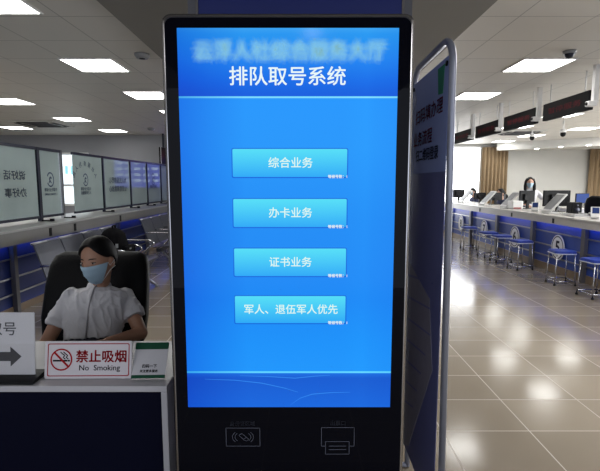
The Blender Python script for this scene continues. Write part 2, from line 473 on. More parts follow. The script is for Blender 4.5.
def aircon(x, y, label):
    t = thing('ceiling_air_conditioner', label, 'air conditioner', (x, y, ZC))
    m = MB('plaster'); m.b2((x-.47, y-.47, ZC-.03), (x+.47, y+.47, ZC-.001), bev=.01); m.build('housing', t)
    m = MB('ac_grille'); m.b2((x-.27, y-.27, ZC-.036), (x+.27, y+.27, ZC-.029))
    for k in range(9): m.b2((x-.26, y-.24+k*.06-.006, ZC-.042), (x+.26, y-.24+k*.06+.006, ZC-.035))
    m.build('grille', t)
    for dx, dy, sx, sy in ((0, -.38, .62, .09), (0, .38, .62, .09), (-.38, 0, .09, .62), (.38, 0, .09, .62)):
        m = MB('black_plastic'); m.box((x+dx, y+dy, ZC-.033), (sx, sy, .01)); m.box((x+dx, y+dy-.0, ZC-.04), (sx*.98, sy*.35, .006), None, 'ac_grille'); m.build('outlet', t)
aircon(-5.6, 10.0, 'square ceiling air conditioning vent between lit panels on the left')
aircon(5.6, 11.7, 'square ceiling air conditioning vent behind the hanging boards on the right')

# hanging display boards in a row over the stools, each with its red dot characters
BX = 3.3
def led_board(y0, y1, label):
    yc = (y0+y1)/2
    t = thing('display_board', label, 'display board', (BX, yc, 2.34), 'hanging display boards')
    m = MB('led_board'); m.b2((BX, y0, 2.34), (BX+.06, y1, 2.56), bev=.006)
    m.text('暂停服务', basis((BX-.002, yc, 2.45), (0, -1, 0), (0, 0, 1)), width=(y1-y0)*.72, height=.075, m='led_red', out=0)
    m.build('housing', t)
    for y in (y0+.12, y1-.12):
        m = MB('white_plastic'); m.cyl((BX+.03, y, 2.559), (BX+.03, y, ZC-.0005), .008, n=8); m.build('rod', t)
ords = ['at the right picture edge, cut off', 'nearest whole one, right of the dome camera', 'second whole one from the right', 'third whole one from the right', 'farthest one, beside the banner post']
for k in range(5):
    y0 = 5.27+(k-1)*1.185
    led_board(y0+.02, y0+1.0, 'dark hanging display board with dim red characters, '+ords[k])
for k in range(4):
    y = 5.27+k*1.185-.125
    t = thing('camera_pole', 'white ceiling pole with a small camera, '+['between the cut-off board and the nearest whole board', 'between the two nearest whole boards', 'between the second and third whole boards', 'between the two farthest boards'][k], 'security camera', (BX-.02, y, ZC), 'white camera poles between the boards')
    m = MB('white_plastic'); m.b2((BX-.05, y-.025, 2.40), (BX, y+.025, ZC-.0005)); m.build('pole', t)
    m = MB('white_plastic'); m.box((BX-.06, y, 2.38), (.1, .07, .06), None, None, .01); cb = m.build('camera_body', t)
    m = MB('black_plastic'); m.cyl((BX-.115, y, 2.38), (BX-.108, y, 2.38), .02); m.build('lens', cb)
for px, py, Y, l in ((563, 134, 9.6, 'small dark camera hanging below the nearest whole display board'), (532, 138, 11.2, 'small dark camera hanging near the far beam')):
    q = at(px, py, Y)
    t = thing('hanging_camera', l, 'security camera', (q.x, q.y, ZC), 'small dark hanging cameras')
    m = MB('white_plastic'); m.cyl((q.x, q.y, q.z+.05), (q.x, q.y, ZC-.0005), .018); m.cyl((q.x, q.y, q.z+.03), (q.x, q.y, q.z+.09), .06); m.build('mount', t)
    m = MB('black_plastic'); m.ell((q.x, q.y, q.z), (.055, .055, .06)); m.build('dome', t)

# ------------------------------------------------------------------ kiosk
KY = 1.44
K = lambda px, py, out=0: at(px, py, KY)
sxl = (at(177, 28, KY).x+at(188, 407, KY).x)/2; sxr = (at(399, 28, KY).x+at(390, 407, KY).x)/2
szt, szb = at(290, 28, KY).z, at(290, 407, KY).z
kcx = (sxl+sxr)/2
kz1 = at(290, 17.5, KY).z; kxl, kxr = at(166.5, 60, KY).x, at(411.5, 60, KY).x
half = ((kcx-kxl)+(kxr-kcx))/2
kt = thing('queue_kiosk', 'tall black queue ticket kiosk with a lit blue touch screen', 'kiosk', (kcx, KY+.08, 0))
Mf = Matrix(((1, 0, 0, kcx), (0, 0, -1, KY), (0, 1, 0, 0), (0, 0, 0, 1)))     # (x, z, out) on the front plane
m = MB('kiosk_metal')
Mb = Matrix(((1, 0, 0, kcx), (0, 0, -1, KY+.11), (0, 1, 0, 0), (0, 0, 0, 1)))
m.plate(rrect(-half-.009, half+.009, .03, kz1+.010, .028), Mb, .102); m.build('housing', kt)
m = MB('chrome')
ring_o, ring_i = rrect(-half-.011, half+.011, .03, kz1+.012, .03), rrect(-half-.002, half+.002, .036, kz1+.003, .022)
n = len(ring_o); M2 = Matrix(((1, 0, 0, kcx), (0, 0, -1, KY+.004), (0, 1, 0, 0), (0, 0, 0, 1)))
vo = [M2 @ Vector((a[0], a[1], 0)) for a in ring_o]; vi = [M2 @ Vector((a[0], a[1], .002)) for a in ring_i]; vb = [M2 @ Vector((a[0], a[1], -.012)) for a in ring_o]
m.add(vo+vi+vb, [[i, (i+1) % n, n+(i+1) % n, n+i] for i in range(n)]+[[2*n+i, 2*n+(i+1) % n, (i+1) % n, i] for i in range(n)], None, True)
m.build('rim', kt)
m = MB('black_glass'); Mg = Matrix(((1, 0, 0, kcx), (0, 0, -1, KY+.008), (0, 1, 0, 0), (0, 0, 0, 1)))
m.plate(rrect(-half, half, .035, kz1, .024), Mg, .008)
# printed card-reader and ticket-slot marks on the black glass
def strip(mm, x0, z0, x1, z1, w=.0011, mt='icon_grey', out=.0006):
    a, b = Vector((x0, z0)), Vector((x1, z1)); d = (b-a).normalized()*w/2; nn = Vector((-d.y, d.x))
    mm.add([Mf @ Vector((p.x, p.y, out)) for p in (a-d-nn, b+d-nn, b+d+nn, a-d+nn)], [[0, 1, 2, 3]], mt)
def kx(px, py): q = at(px, py, KY); return q.x-kcx, q.z
def rect(mm, p0, p1):
    (x0, z1), (x1, z0) = kx(*p0), kx(*p1)
    for a in ((x0, z0, x1, z0), (x0, z1, x1, z1), (x0, z0, x0, z1), (x1, z0, x1, z1)): strip(mm, *a)
rect(m, (226, 428), (260, 446)); rect(m, (325.5, 441.5), (349, 454))
x0, z1 = kx(321.5, 427.5); x1, z0 = kx(354, 446)
for a in ((x0, z1, x1, z1), (x0, z0, x0, z1), (x1, z0, x1, z1), (x0, z0, x0+.014, z0), (x1-.014, z0, x1, z0)): strip(m, *a)
for py in (446, 449.5): (a0, zz), (a1, _) = kx(329, py), kx(346, py); strip(m, a0, zz, a1, zz)
cxk, czk = kx(243, 437)
for s in (-1, 1):
    for r in (.030, .040, .050)[:2]:
        pts = [(cxk+s*r*math.cos(t)*.9, czk+r*math.sin(t)*.62) for t in [(-.75+.25*k) for k in range(7)]]
        for a, b in zip(pts, pts[1:]): strip(m, a[0], a[1], b[0], b[1])
pts = [(-.014, .006), (-.004, .013), (.012, -.001), (.002, -.008), (-.014, .006)]
for a, b in zip(pts, pts[1:]): strip(m, cxk+a[0], czk+a[1], cxk+b[0], czk+b[1])
pts = [(.002, -.010), (.012, -.014), (.02, -.008), (.012, -.002)]
for a, b in zip(pts, pts[1:]): strip(m, cxk+a[0], czk+a[1], cxk+b[0], czk+b[1])
for body, p, w in (('身份证区域', (242.5, 423.5), 22), ('出票口', (338, 423), 13)):
    a, z = kx(*p); m.text(body, Mf @ Matrix.Translation((a, z, .0007)), width=w/F*1.72, m='icon_grey', offset=.01)
m.build('front_glass', kt)
# the lit display
sw = (sxr-sxl)/2; m = MB('display')
def sz(py): return at(290, py, KY).z
bands = [(28, (58, 160, 240)), (34, (40, 150, 240)), (60, (34, 132, 240)), (80, (24, 110, 232)), (96.2, (16, 92, 220)), (96.3, (70, 190, 250)), (97.3, (150, 235, 255)), (98.3, (60, 170, 250)), (99, (34, 150, 252)), (150, (34, 150, 250)),
         (220, (26, 140, 245)), (300, (24, 136, 245)), (345, (26, 146, 250)), (371, (30, 150, 252)), (371.2, (60, 190, 250)), (372, (120, 235, 255)), (373, (50, 160, 250)), (373.5, (28, 110, 225)), (378, (22, 92, 210)), (407, (24, 104, 222))]
rows = []
for py, c in bands:
    L = lin(tuple(v*k for v, k in zip(c, (.55, .78, .93)))); Mm = lin(c)
    rows.append((sz(py), L, Mm))
xs = [(-sw, 0), (-sw*.72, .5), (-sw*.4, 1), (sw*.5, 1), (sw*.72, 1.12), (sw*.8, 1.0), (sw, .85)]
vs, cols, fs = [], [], []
for z, L, Mm in rows:
    for x, k in xs:
        vs.append(Mf @ Vector((x, z, .0008))); cols.append(tuple(L[i]+(Mm[i]-L[i])*k for i in range(3))+(1,))
W = len(xs)
for i in range(len(rows)-1):
    for j in range(W-1): fs.append([i*W+j, (i+1)*W+j, (i+1)*W+j+1, i*W+j+1])
m.add(vs, fs, None, False, cols)
def sheet(x0, x1, z0, z1, r, out, ct, cb):
    pts = rrect(x0, x1, z0, z1, r, 4); cl = []
    for p in pts:
        t = (p[1]-z0)/(z1-z0); a, b = lin(ct), lin(cb); cl.append(tuple(b[i]+(a[i]-b[i])*t for i in range(3))+(1,))
    m.plate(pts, Mf @ Matrix.Translation((0, 0, out)), 0, 'display', cl)
CW = lin((232, 246, 246))
def stext(body, px, py, wpx, off=0, col=CW, hpx=None):
    a, z = kx(px, py); k = (KY*math.cos(PITCH)-(z-CH)*math.sin(PITCH))/F
    m.text(body, Mf @ Matrix.Translation((a, z, .0022)), width=wpx*k, height=hpx*k if hpx else None, m='display', offset=off, col=col)
for y0, y1, body, w in ((149, 177, '综合业务', 44), (199, 227, '办卡业务', 43), (248.5, 276, '证书业务', 42), (296, 323, '军人、退伍军人优先', 93)):
    yc = (y0+y1)/2
    xa, xb = kx(290-56.5, 210)[0], kx(290+56.5, 210)[0]
    e = .0035
    sheet(xa-e, xb+e, sz(y1)-e, sz(y0)+e, .006, .0012, (24, 116, 222), (14, 100, 220))
    sheet(xa, xb, sz(y1), sz(y0), .004, .0016, (84, 222, 246), (42, 168, 246))
    stext(body, 290.5 if w < 60 else 291, yc-.5, w, .012, lin((222, 246, 238)))
    stext('等候号数：1', 337.5, y1-.5, 19, .03, lin((225, 235, 240)))
stext('排队取号系统', 287.5, 76, 116, .012)
# pale unsharp title line above
a, z = kx(290, 51)
for k in range(21):
    t = 2*PI*k/7+k*.2; r = (.004, .009, .014)[k // 7]
    m.text('云浮人社综合服务大厅', Mf @ Matrix.Translation((a+r*math.cos(t), z+r*math.sin(t), .002+.0001*k)), width=.585, m='soft_title', offset=.03)
# bright swooshes at the foot of the display
for pts in ([(205, 379), (235, 380), (262, 383), (285, 388), (298, 392)], [(290, 405), (300, 398), (312, 394), (330, 392.5), (350, 392)], [(240, 375.5), (270, 376.5), (295, 378), (315, 376), (330, 375)]):
    pr = [kx(*p) for p in pts]; n = len(pr); vs, cl = [], []
    for i, p in enumerate(pr):
        w = .0016*math.sin(PI*(i+.6)/(n+.4)); c = lin((48, 132, 234))
        vs += [Mf @ Vector((p[0], p[1]-w, .0012)), Mf @ Vector((p[0], p[1]+w, .0012))]; cl += [c, c]
    m.add(vs, [[2*i, 2*i+2, 2*i+3, 2*i+1] for i in range(n-1)], 'display', False, cl)
m.build('screen', kt)
m = MB('black_plastic'); m.b2((kcx-half-.02, KY-.03, 0), (kcx+half+.02, KY+.3, .03), bev=.008); m.build('base_plate', kt)

# ------------------------------------------------------------------ banner stand
BXX, BY0, BY1 = .550, 1.68, 2.24
bt = thing('banner_stand', 'blue poster banner in a round-cornered grey tube frame right of the kiosk', 'banner stand', (BXX, (BY0+BY1)/2, 0))
m = MB('banner_frame')
pts = [(BXX+.02, BY0, .01)]
R = .10; ztop = 2.03
pts.append((BXX, BY0, ztop-R))
for k in range(1, 7): t = k*PI/12; pts.append((BXX, BY0+R-R*math.cos(t), ztop-R+R*math.sin(t)))
for k in range(0, 7): t = PI/2-k*PI/12; pts.append((BXX, BY1-R+R*math.cos(t), ztop-R+R*math.sin(t)))
pts.append((BXX+.02, BY1, .01))
m.tube(pts, .0135, n=12); m.build('tube_frame', bt)
for y in (BY0, BY1):
    m = MB('banner_frame'); m.tube([(BXX-.15, y, .014), (BXX+.03, y, .014)], .013, n=10); m.build('foot', bt)
MB_ = basis((BXX-.004, (BY0+BY1)/2, 0), (0, -1, 0), (0, 0, 1))     # x toward the camera, y up, out toward the kiosk
hw = (BY1-BY0)/2-.02
m = MB('banner_dark')
zl = [1.965-.14*i for i in range(14)]
def bcol(z): return 'banner_blue' if z > 1.45 else 'banner_dark'
for z1, z0 in zip(zl, zl[1:]):
    m.plate([(-hw, z0), (hw, z0), (hw, z1), (-hw, z1)], MB_, .003, bcol(z0))
m.plate([(.145, 1.845), (.20, 1.84), (.215, 1.945), (.13, 1.945)], MB_, .0045, 'banner_green')
m.text('扫码填办理', MB_ @ Matrix.Translation((.01, 1.80, .005)), width=.40, height=.062, m='banner_red', bold=.015)
m.text('业务流程', MB_ @ Matrix.Translation((-.07, 1.70, .005)), width=.30, height=.062, m='banner_red', bold=.015)
m.text('扫二维码登录', MB_ @ Matrix.Translation((0, 1.625, .005)), width=.34, m='plate_navy', bold=.02)
m.plate([(-hw, 1.12), (.12, 1.02), (.19, .735), (-.15, .2), (-hw, .14)], MB_, .005, 'banner_grey')
for k in range(7):
    z = 1.04-.11*k
    m.plate([(-hw+.01, z), (.15-.06*max(0, k-2), z+.05), (.15-.06*max(0, k-2), z+.058), (-hw+.01, z+.012)], MB_, .0055, 'banner_dark')
m.build('poster', bt)
for y, z in ((BY0+.04, 1.94), (BY1-.04, 1.94)):
    m = MB('black_plastic'); m.cyl((BXX-.012, y, z), (BXX-.004, y, z), .01); m.build('eyelet', bt)
m = MB('film')
L = []
for k in range(28):
    z = 1.93-k*.05; w = .04+.025*math.sin(k*1.3)+.012*math.sin(k*3.1)
    L.append([(BXX-.012-.01*math.sin(k*.9), BY1-.03, z), (BXX-.03-.012*math.sin(k*1.7), BY1-.03-w*.6, z), (BXX-.014, BY1-.05-w, z)])
m.loft(L, None, False, True, False); m.build('plastic_film', bt)

# ------------------------------------------------------------------ reception desk and its signs
DX0, DX1, DY0, DY1, DZ = -2.7, -.476, 1.535, 2.0, .78
dt = thing('reception_desk', 'white reception desk with a dark navy front panel beside the kiosk', 'desk', ((DX0+DX1)/2, 1.75, 0))
m = MB('white_laminate'); m.b2((DX0, DY0, DZ-.022), (DX1, DY1, DZ), bev=.002); m.build('desktop', dt)
m = MB('white_laminate'); m.b2((DX1-.022, DY0, 0), (DX1, DY1, DZ-.0225), bev=.002); m.build('side_panel', dt)
m = MB('white_laminate'); m.b2((DX0, DY0, 0), (DX0+.022, DY1, DZ-.0225), bev=.002); m.build('side_panel', dt)
m = MB('navy_panel'); m.b2((DX0+.022, DY0+.006, .05), (DX1-.022, DY0+.024, DZ-.0225)); m.build('front_panel', dt)
m = MB('white_laminate'); m.b2((DX0+.022, DY0+.03, 0), (DX1-.022, DY0+.045, .05)); m.build('plinth', dt)

# no-smoking sign
c = at(88.5, 378.3, 1.60); c.z = DZ
lean = math.radians(10)
up = Vector((0, math.sin(lean), math.cos(lean))); Ms = basis(c+Vector((0, 0, .001)), (1, .012, 0), up)
kS = 1.672/F; SW, SH = 86*kS, .137
t = thing('no_smoking_sign', 'white and red no smoking sign standing on the reception desk', 'sign', c)
m = MB('sign_white'); m.plate(rrect(-SW/2, SW/2, 0, SH, .004), Ms, .006)
def ringstrip(mm, o, i, M, mt, out):
    n = len(o); mm.add([M @ Vector((p[0], p[1], out)) for p in o]+[M @ Vector((p[0], p[1], out)) for p in i], [[k, (k+1) % n, n+(k+1) % n, n+k] for k in range(n)], mt)
ringstrip(m, rrect(-SW/2+.010, SW/2-.008, .009, SH-.008, .006), rrect(-SW/2+.0132, SW/2-.0112, .0122, SH-.0112, .005), Ms, 'print_red', .0068)
def ellp(cx, cy, r, n=28): return [(cx+r*math.cos(2*PI*k/n), cy+r*math.sin(2*PI*k/n)) for k in range(n)]
ex, ey, er = -SW/2+.061, .070, .0405
ringstrip(m, ellp(ex, ey, er), ellp(ex, ey, er-.0055), Ms, 'print_red', .0072)
m.plate([(ex-.031, ey-.007), (ex+.022, ey-.007), (ex+.022, ey-.001), (ex-.031, ey-.001)], Ms, .0070, 'print_black')
m.plate([(ex+.024, ey-.007), (ex+.031, ey-.007), (ex+.031, ey-.001), (ex+.024, ey-.001)], Ms, .0070, 'print_black')
for ox in (0, .011):
    pts = [(ex+.014+ox, ey+.002), (ex+.006+ox, ey+.008), (ex+.012+ox, ey+.015), (ex+.002+ox, ey+.022), (ex-.004+ox, ey+.028)]
    for i in range(len(pts)-1):
        a, b = Vector(pts[i]), Vector(pts[i+1]); d = (b-a).normalized(); nn = Vector((-d.y, d.x))*.0016
        m.plate([a-nn, b-nn, b+nn, a+nn], Ms, .0070, 'print_black')
s2 = er*.70; dd = .0024
m.plate([(ex-s2-dd, ey+s2-dd), (ex+s2-dd, ey-s2-dd), (ex+s2+dd, ey-s2+dd), (ex-s2+dd, ey+s2+dd)], Ms, .0074, 'print_red')
m.text('禁止吸烟', Ms @ Matrix.Translation((.048, .082, .0072)), width=.185, m='print_red', offset=.022)
m.text('No  Smoking', Ms @ Matrix.Translation((.043, .037, .0072)), width=.150, m='print_black', offset=.006)
m.build('sign_board', t)
m = MB('sign_white'); bz = Vector((0, .045, 0))
m.add([c+Vector((-.05, .03, .10)), c+Vector((.05, .03, .10)), c+Vector((.05, .075, .001)), c+Vector((-.05, .075, .001)), c+Vector((-.05, .033, .10)), c+Vector((.05, .033, .10)), c+Vector((.05, .079, .001)), c+Vector((-.05, .079, .001))],
      [[0, 1, 2, 3], [7, 6, 5, 4], [0, 4, 5, 1], [3, 2, 6, 7], [0, 3, 7, 4], [1, 5, 6, 2]]); m.build('stand', t)
# arrow sign
c = at(-14, 374.5, 1.62); c.z = DZ
xr = at(39, 374, 1.62).x
t = thing('arrow_sign', 'white take-a-number sign with a grey arrow in a black base on the desk', 'sign', c)
xl = c.x-(xr-c.x); AH = .235
lean = math.radians(5); up = Vector((0, math.sin(lean), math.cos(lean))); Ma = basis(Vector((xr, 1.60, DZ+.012)), (1, 0, 0), up)
m = MB('paper'); w = xr-xl; m.plate(rrect(-w, 0, 0, AH, .003), Ma, .004)
px = kS*.99
m.plate([(-w+.06, .055), (-.052, .055), (-.052, .034), (-.046, .034)], Ma, .0046, 'print_grey') if False else None
ay = .072
m.plate([(-w+.05, ay-.017), (-.090, ay-.017), (-.090, ay-.037), (-.049, ay), (-.090, ay+.037), (-.090, ay+.017), (-w+.05, ay+.017)], Ma, .0046, 'print_grey')
m.text('请取号', Ma @ Matrix.Translation((-.145, .176, .0046)), width=.155, m='print_grey', bold=.01)
m.build('paper_sheet', t)
m = MB('clear_glass'); m.plate(rrect(-w-.004, .004, 0, AH+.003, .003), Ma @ Matrix.Translation((0, 0, .0048)), .002); m.build('acrylic_cover', t)
m = MB('black_plastic')
pr = [(-.075, .0), (-.075, .009), (-.01, .018), (.022, .018), (.03, .0)]
x0, x1 = xl-.01, xr+.02
y = 1.62
m.loft([[(x0, y+p[0], DZ+.0008+p[1]) for p in pr], [(x1, y+p[0], DZ+.0008+p[1]) for p in pr]], None, True, False); m.build('base', t)
# small green and white desk sign, its code left out
c = at(148.5, 379, 1.60); c.z = DZ
lean = math.radians(32); up = Vector((.0, math.sin(lean), math.cos(lean))); Mq = basis(c+Vector((0, -.004, .002)), (1, .03, 0), up)
t = thing('desk_card', 'small white tilted card with green top and bottom bands on the desk', 'sign', c)
w = 33.5*kS/2; H = .132
m = MB('paper'); m.plate(rrect(-w, w, 0, H, .005), Mq, .004)
m.plate(rrect(-w, w, H-.026, H, .005), Mq, .0046, 'print_green'); m.plate(rrect(-w, w, .0, .012, .002), Mq, .0046, 'print_green')
m.text('扫码一下', Mq @ Matrix.Translation((0, .044, .0048)), width=.054, m='print_black', bold=.035)
m.text('关注更多服务', Mq @ Matrix.Translation((0, .026, .0048)), width=.066, m='print_black', bold=.035)
m.build('card_face', t)
m = MB('white_plastic'); m.tube([(c.x-.03, c.y+.05, DZ+.085), (c.x-.03, c.y+.11, DZ+.005), (c.x+.03, c.y+.11, DZ+.005), (c.x+.03, c.y+.05, DZ+.085)], .003); m.build('stand', t)

# ------------------------------------------------------------------ people
def skull(a, z, k=1.0):
    """head outline: azimuth a (0 = face), height z in [-1, 1] -> local point"""
    sz_ = max(-1, min(1, z)); r = math.sqrt(max(0, 1-sz_*sz_)); r = r**.86
    x, y = math.sin(a), math.cos(a)
    hx, hy = .074*r, .094*r
    if sz_ < 0:
        hx *= 1-.34*(-sz_)**1.5
        hy *= (1-.06*(-sz_)) if y > 0 else (1-.45*(-sz_)**1.1)
    off = .012*(-sz_) if sz_ < 0 else 0
    return Vector((x*hx*k, y*hy*k+off, sz_*.116*k))
def head_pieces(mb, M):
    vs, fs, nu, nv = [], [], 28, 20
    for i in range(nv+1):
        z = math.cos(PI*i/nv)
        for j in range(nu): vs.append(M @ skull(2*PI*j/nu, z))
    for i in range(nv):
        for j in range(nu):
            k = (j+1) % nu; fs.append([i*nu+j, i*nu+k, (i+1)*nu+k, (i+1)*nu+j])
    mb.add(vs, fs)
    R3 = M.to_3x3()
    mb.ell(M @ Vector((0, .094, -.020)), (.013, .018, .014), None, R3); mb.cap_limb(M @ Vector((0, .086, .018)), M @ Vector((0, .100, -.016)), .008, .011)
    for s in (-1, 1):
        mb.ell(M @ Vector((s*.076, -.006, -.014)), (.009, .018, .030), None, R3)
        mb.ell(M @ Vector((s*.034, .070, -.028)), (.018, .009, .016), None, R3)
    mb.ell(M @ Vector((0, .088, -.058)), (.022, .012, .009), None, R3)
def face_parts(root, M, mask_m='mask_blue', fine=True):
    R3 = M.to_3x3()
    if fine:
        for s in (-1, 1):
            m = MB('eye_white'); m.ell(M @ Vector((s*.031, .0815, .008)), (.0130, .006, .0040), None, R3)
            m.ell(M @ Vector((s*.031-.001, .0850, .0078)), (.0060, .003, .0040), 'iris', R3); m.tube([M @ Vector((s*(.019+.006*k), .0875-.0012*k*k*.6, .0118+.0012*math.sin(k*.9))) for k in range(5)], .0013, 'hair', 6); m.build('eye', root)
            m = MB('hair'); pts = [M @ Vector((s*(.014+.011*k), .0915-.0028*k*k*.8, .028+.003*math.sin(k*1.1))) for k in range(4)]
            m.tube(pts, [.002, .003, .0028, .001], n=6); m.build('eyebrow', root)
    m = MB(mask_m); rings, inner = [], []
    nu, nv = 20, 12
    for i in range(nv+1):
        v = i/nv; z = -.03-.93*v; r1, r2 = [], []
        for j in range(nu+1):
            u = -1+2*j/nu; a = u*math.radians(74-14*v)
            q = skull(a, max(-.93, z), 1.07)
            b = math.exp(-(u/.34)**2)*(.017*math.exp(-((v-.18)/.34)**2)+.012*math.exp(-((v-.7)/.4)**2))
            b += .0030*math.sin(v*PI*6)*math.cos(u*PI/2)
            q = q+Vector((0, b, 0)); r1.append(M @ q); r2.append(M @ (q*.97))
        rings.append(r1); inner.append(r2)
    m.loft(rings, None, False, True, False); m.loft([r[::-1] for r in inner], None, False, True, False)
    if fine:
        for s in (-1, 1):
            for v in (0, nv-2):
                e = rings[v][nu if s > 0 else 0]
                m.tube([e, M @ Vector((s*.082, .025, -.022-.002*v)), M @ Vector((s*.086, -.012, -.004-.003*v))], .0013, 'mask_loop', 6)
    m.build('face_mask', root)
def hair_cap(root, M, long=False, bun=True, mt='hair'):
    m = MB(mt); nu, nv = 44, 14
    outer, inner = [], []
    for i in range(nv+1):
        r1, r2 = [], []
        for j in range(nu):
            a = -PI+2*PI*j/nu; ab = abs(a)
            s = min(1, max(0, (ab-math.radians(6))/math.radians(80))); s = s*s*(3-2*s)
            s2 = min(1, max(0, (ab-math.radians(95))/math.radians(40)))
            zb = .76-.60*s-(.74*s2)
            th0 = math.acos(max(-1, min(1, zb))); th = th0*i/nv
            z = math.cos(th)
            k = 1.11+.05*math.sin(th)*(.5 if 1.0 < ab < 2.0 else 1.4 if ab >= 2.0 else 1)
            part = math.exp(-(a/.22)**2)*.03*min(1, th*1.6)
            q = skull(a, z, k-part)
            if z < 0 and not long: pass
            if long and ab > math.radians(52):
                pass
            r1.append(M @ q); r2.append(M @ skull(a, z, .97))
        outer.append(r1); inner.append(r2)
    n = nu; vs = [p for r in outer+inner[::-1] for p in r]; L = len(outer)*2
    fs = []
    for i in range(L-1):
        for j in range(n): k = (j+1) % n; fs.append([i*n+j, i*n+k, (i+1)*n+k, (i+1)*n+j])
    m.add(vs, fs, None, True)
    R3 = M.to_3x3()
    if bun:
        m.ell(M @ Vector((0, -.105, .005)), (.045, .035, .045), None, R3)
        m.tube([M @ Vector((.01*s, -.085-.01*s, -.06-.02*s)) for s in range(3)], [.02, .016, .006])
    if long:
        for s in (-1, 1):
            m.tube([M @ Vector((s*.06, .01, .09)), M @ Vector((s*.084, .012, .02)), M @ Vector((s*.092, .02, -.06)), M @ Vector((s*.09, .035, -.14)), M @ Vector((s*.075, .045, -.2))], [.025, .03, .036, .036, .018])
        m.tube([M @ Vector((0, -.06, .05)), M @ Vector((0, -.09, -.05)), M @ Vector((0, -.09, -.17))], [.07, .078, .06])
    m.build('hair', root)
def hand(mb, w, d, nrm, s=1.0, side=1):
    """palm and five bent fingers from the wrist w, pointing along d, palm facing nrm"""
    d = Vector(d).normalized(); nrm = Vector(nrm); nrm = (nrm-d*nrm.dot(d)).normalized(); x = d.cross(nrm)*side
    R3 = Matrix((x, d, nrm)).transposed()
    mb.ell(w+d*.048*s, (.038*s, .052*s, .016*s), None, R3)
    for i, (o, L) in enumerate(((-.028, .058), (-.0095, .070), (.0095, .076), (.028, .068))):
        b = w+d*.088*s+x*o*s; k = b+d*L*.5*s+nrm*.008*s; e = k+(d*.75+nrm*.6).normalized()*L*.5*s
        mb.cap_limb(b-d*.01, k, .0088*s, .0082*s, None, 8); mb.cap_limb(k, e, .0082*s, .007*s, None, 8)
    b = w+d*.03*s+x*.034*s; k = b+(d*.7+x*.8).normalized()*.035*s; e = k+(d*.95+nrm*.35).normalized()*.03*s
    mb.cap_limb(b, k, .012*s, .0098*s, None, 8); mb.cap_limb(k, e, .0098*s, .008*s, None, 8)
def wrinkle(o, amp):
    from mathutils import noise
    me = o.data; nn = [v.normal.copy() for v in me.vertices]
    for v, n in zip(me.vertices, nn):
        p = v.co
        q = Vector((p.x*11+p.z*5, p.y*9, p.z*4-p.x*5)); w = 0
        for k, f_ in ((1, 1.0), (.55, 2.1)):
            w += k*max(0, 1-abs(noise.noise(q*f_+Vector((3*f_, 1, 7))))*3.4)**1.5
        v.co += n*amp*(w-.4)
def ering(c, r, f, a, b, n=24, pw=2.3):
    out = []
    for k in range(n):
        t = 2*PI*k/n; ct, st = math.cos(t), math.sin(t)
        out.append(c+r*a*math.copysign(abs(ct)**(2/pw), ct)+f*b*math.copysign(abs(st)**(2/pw), st))
    return out
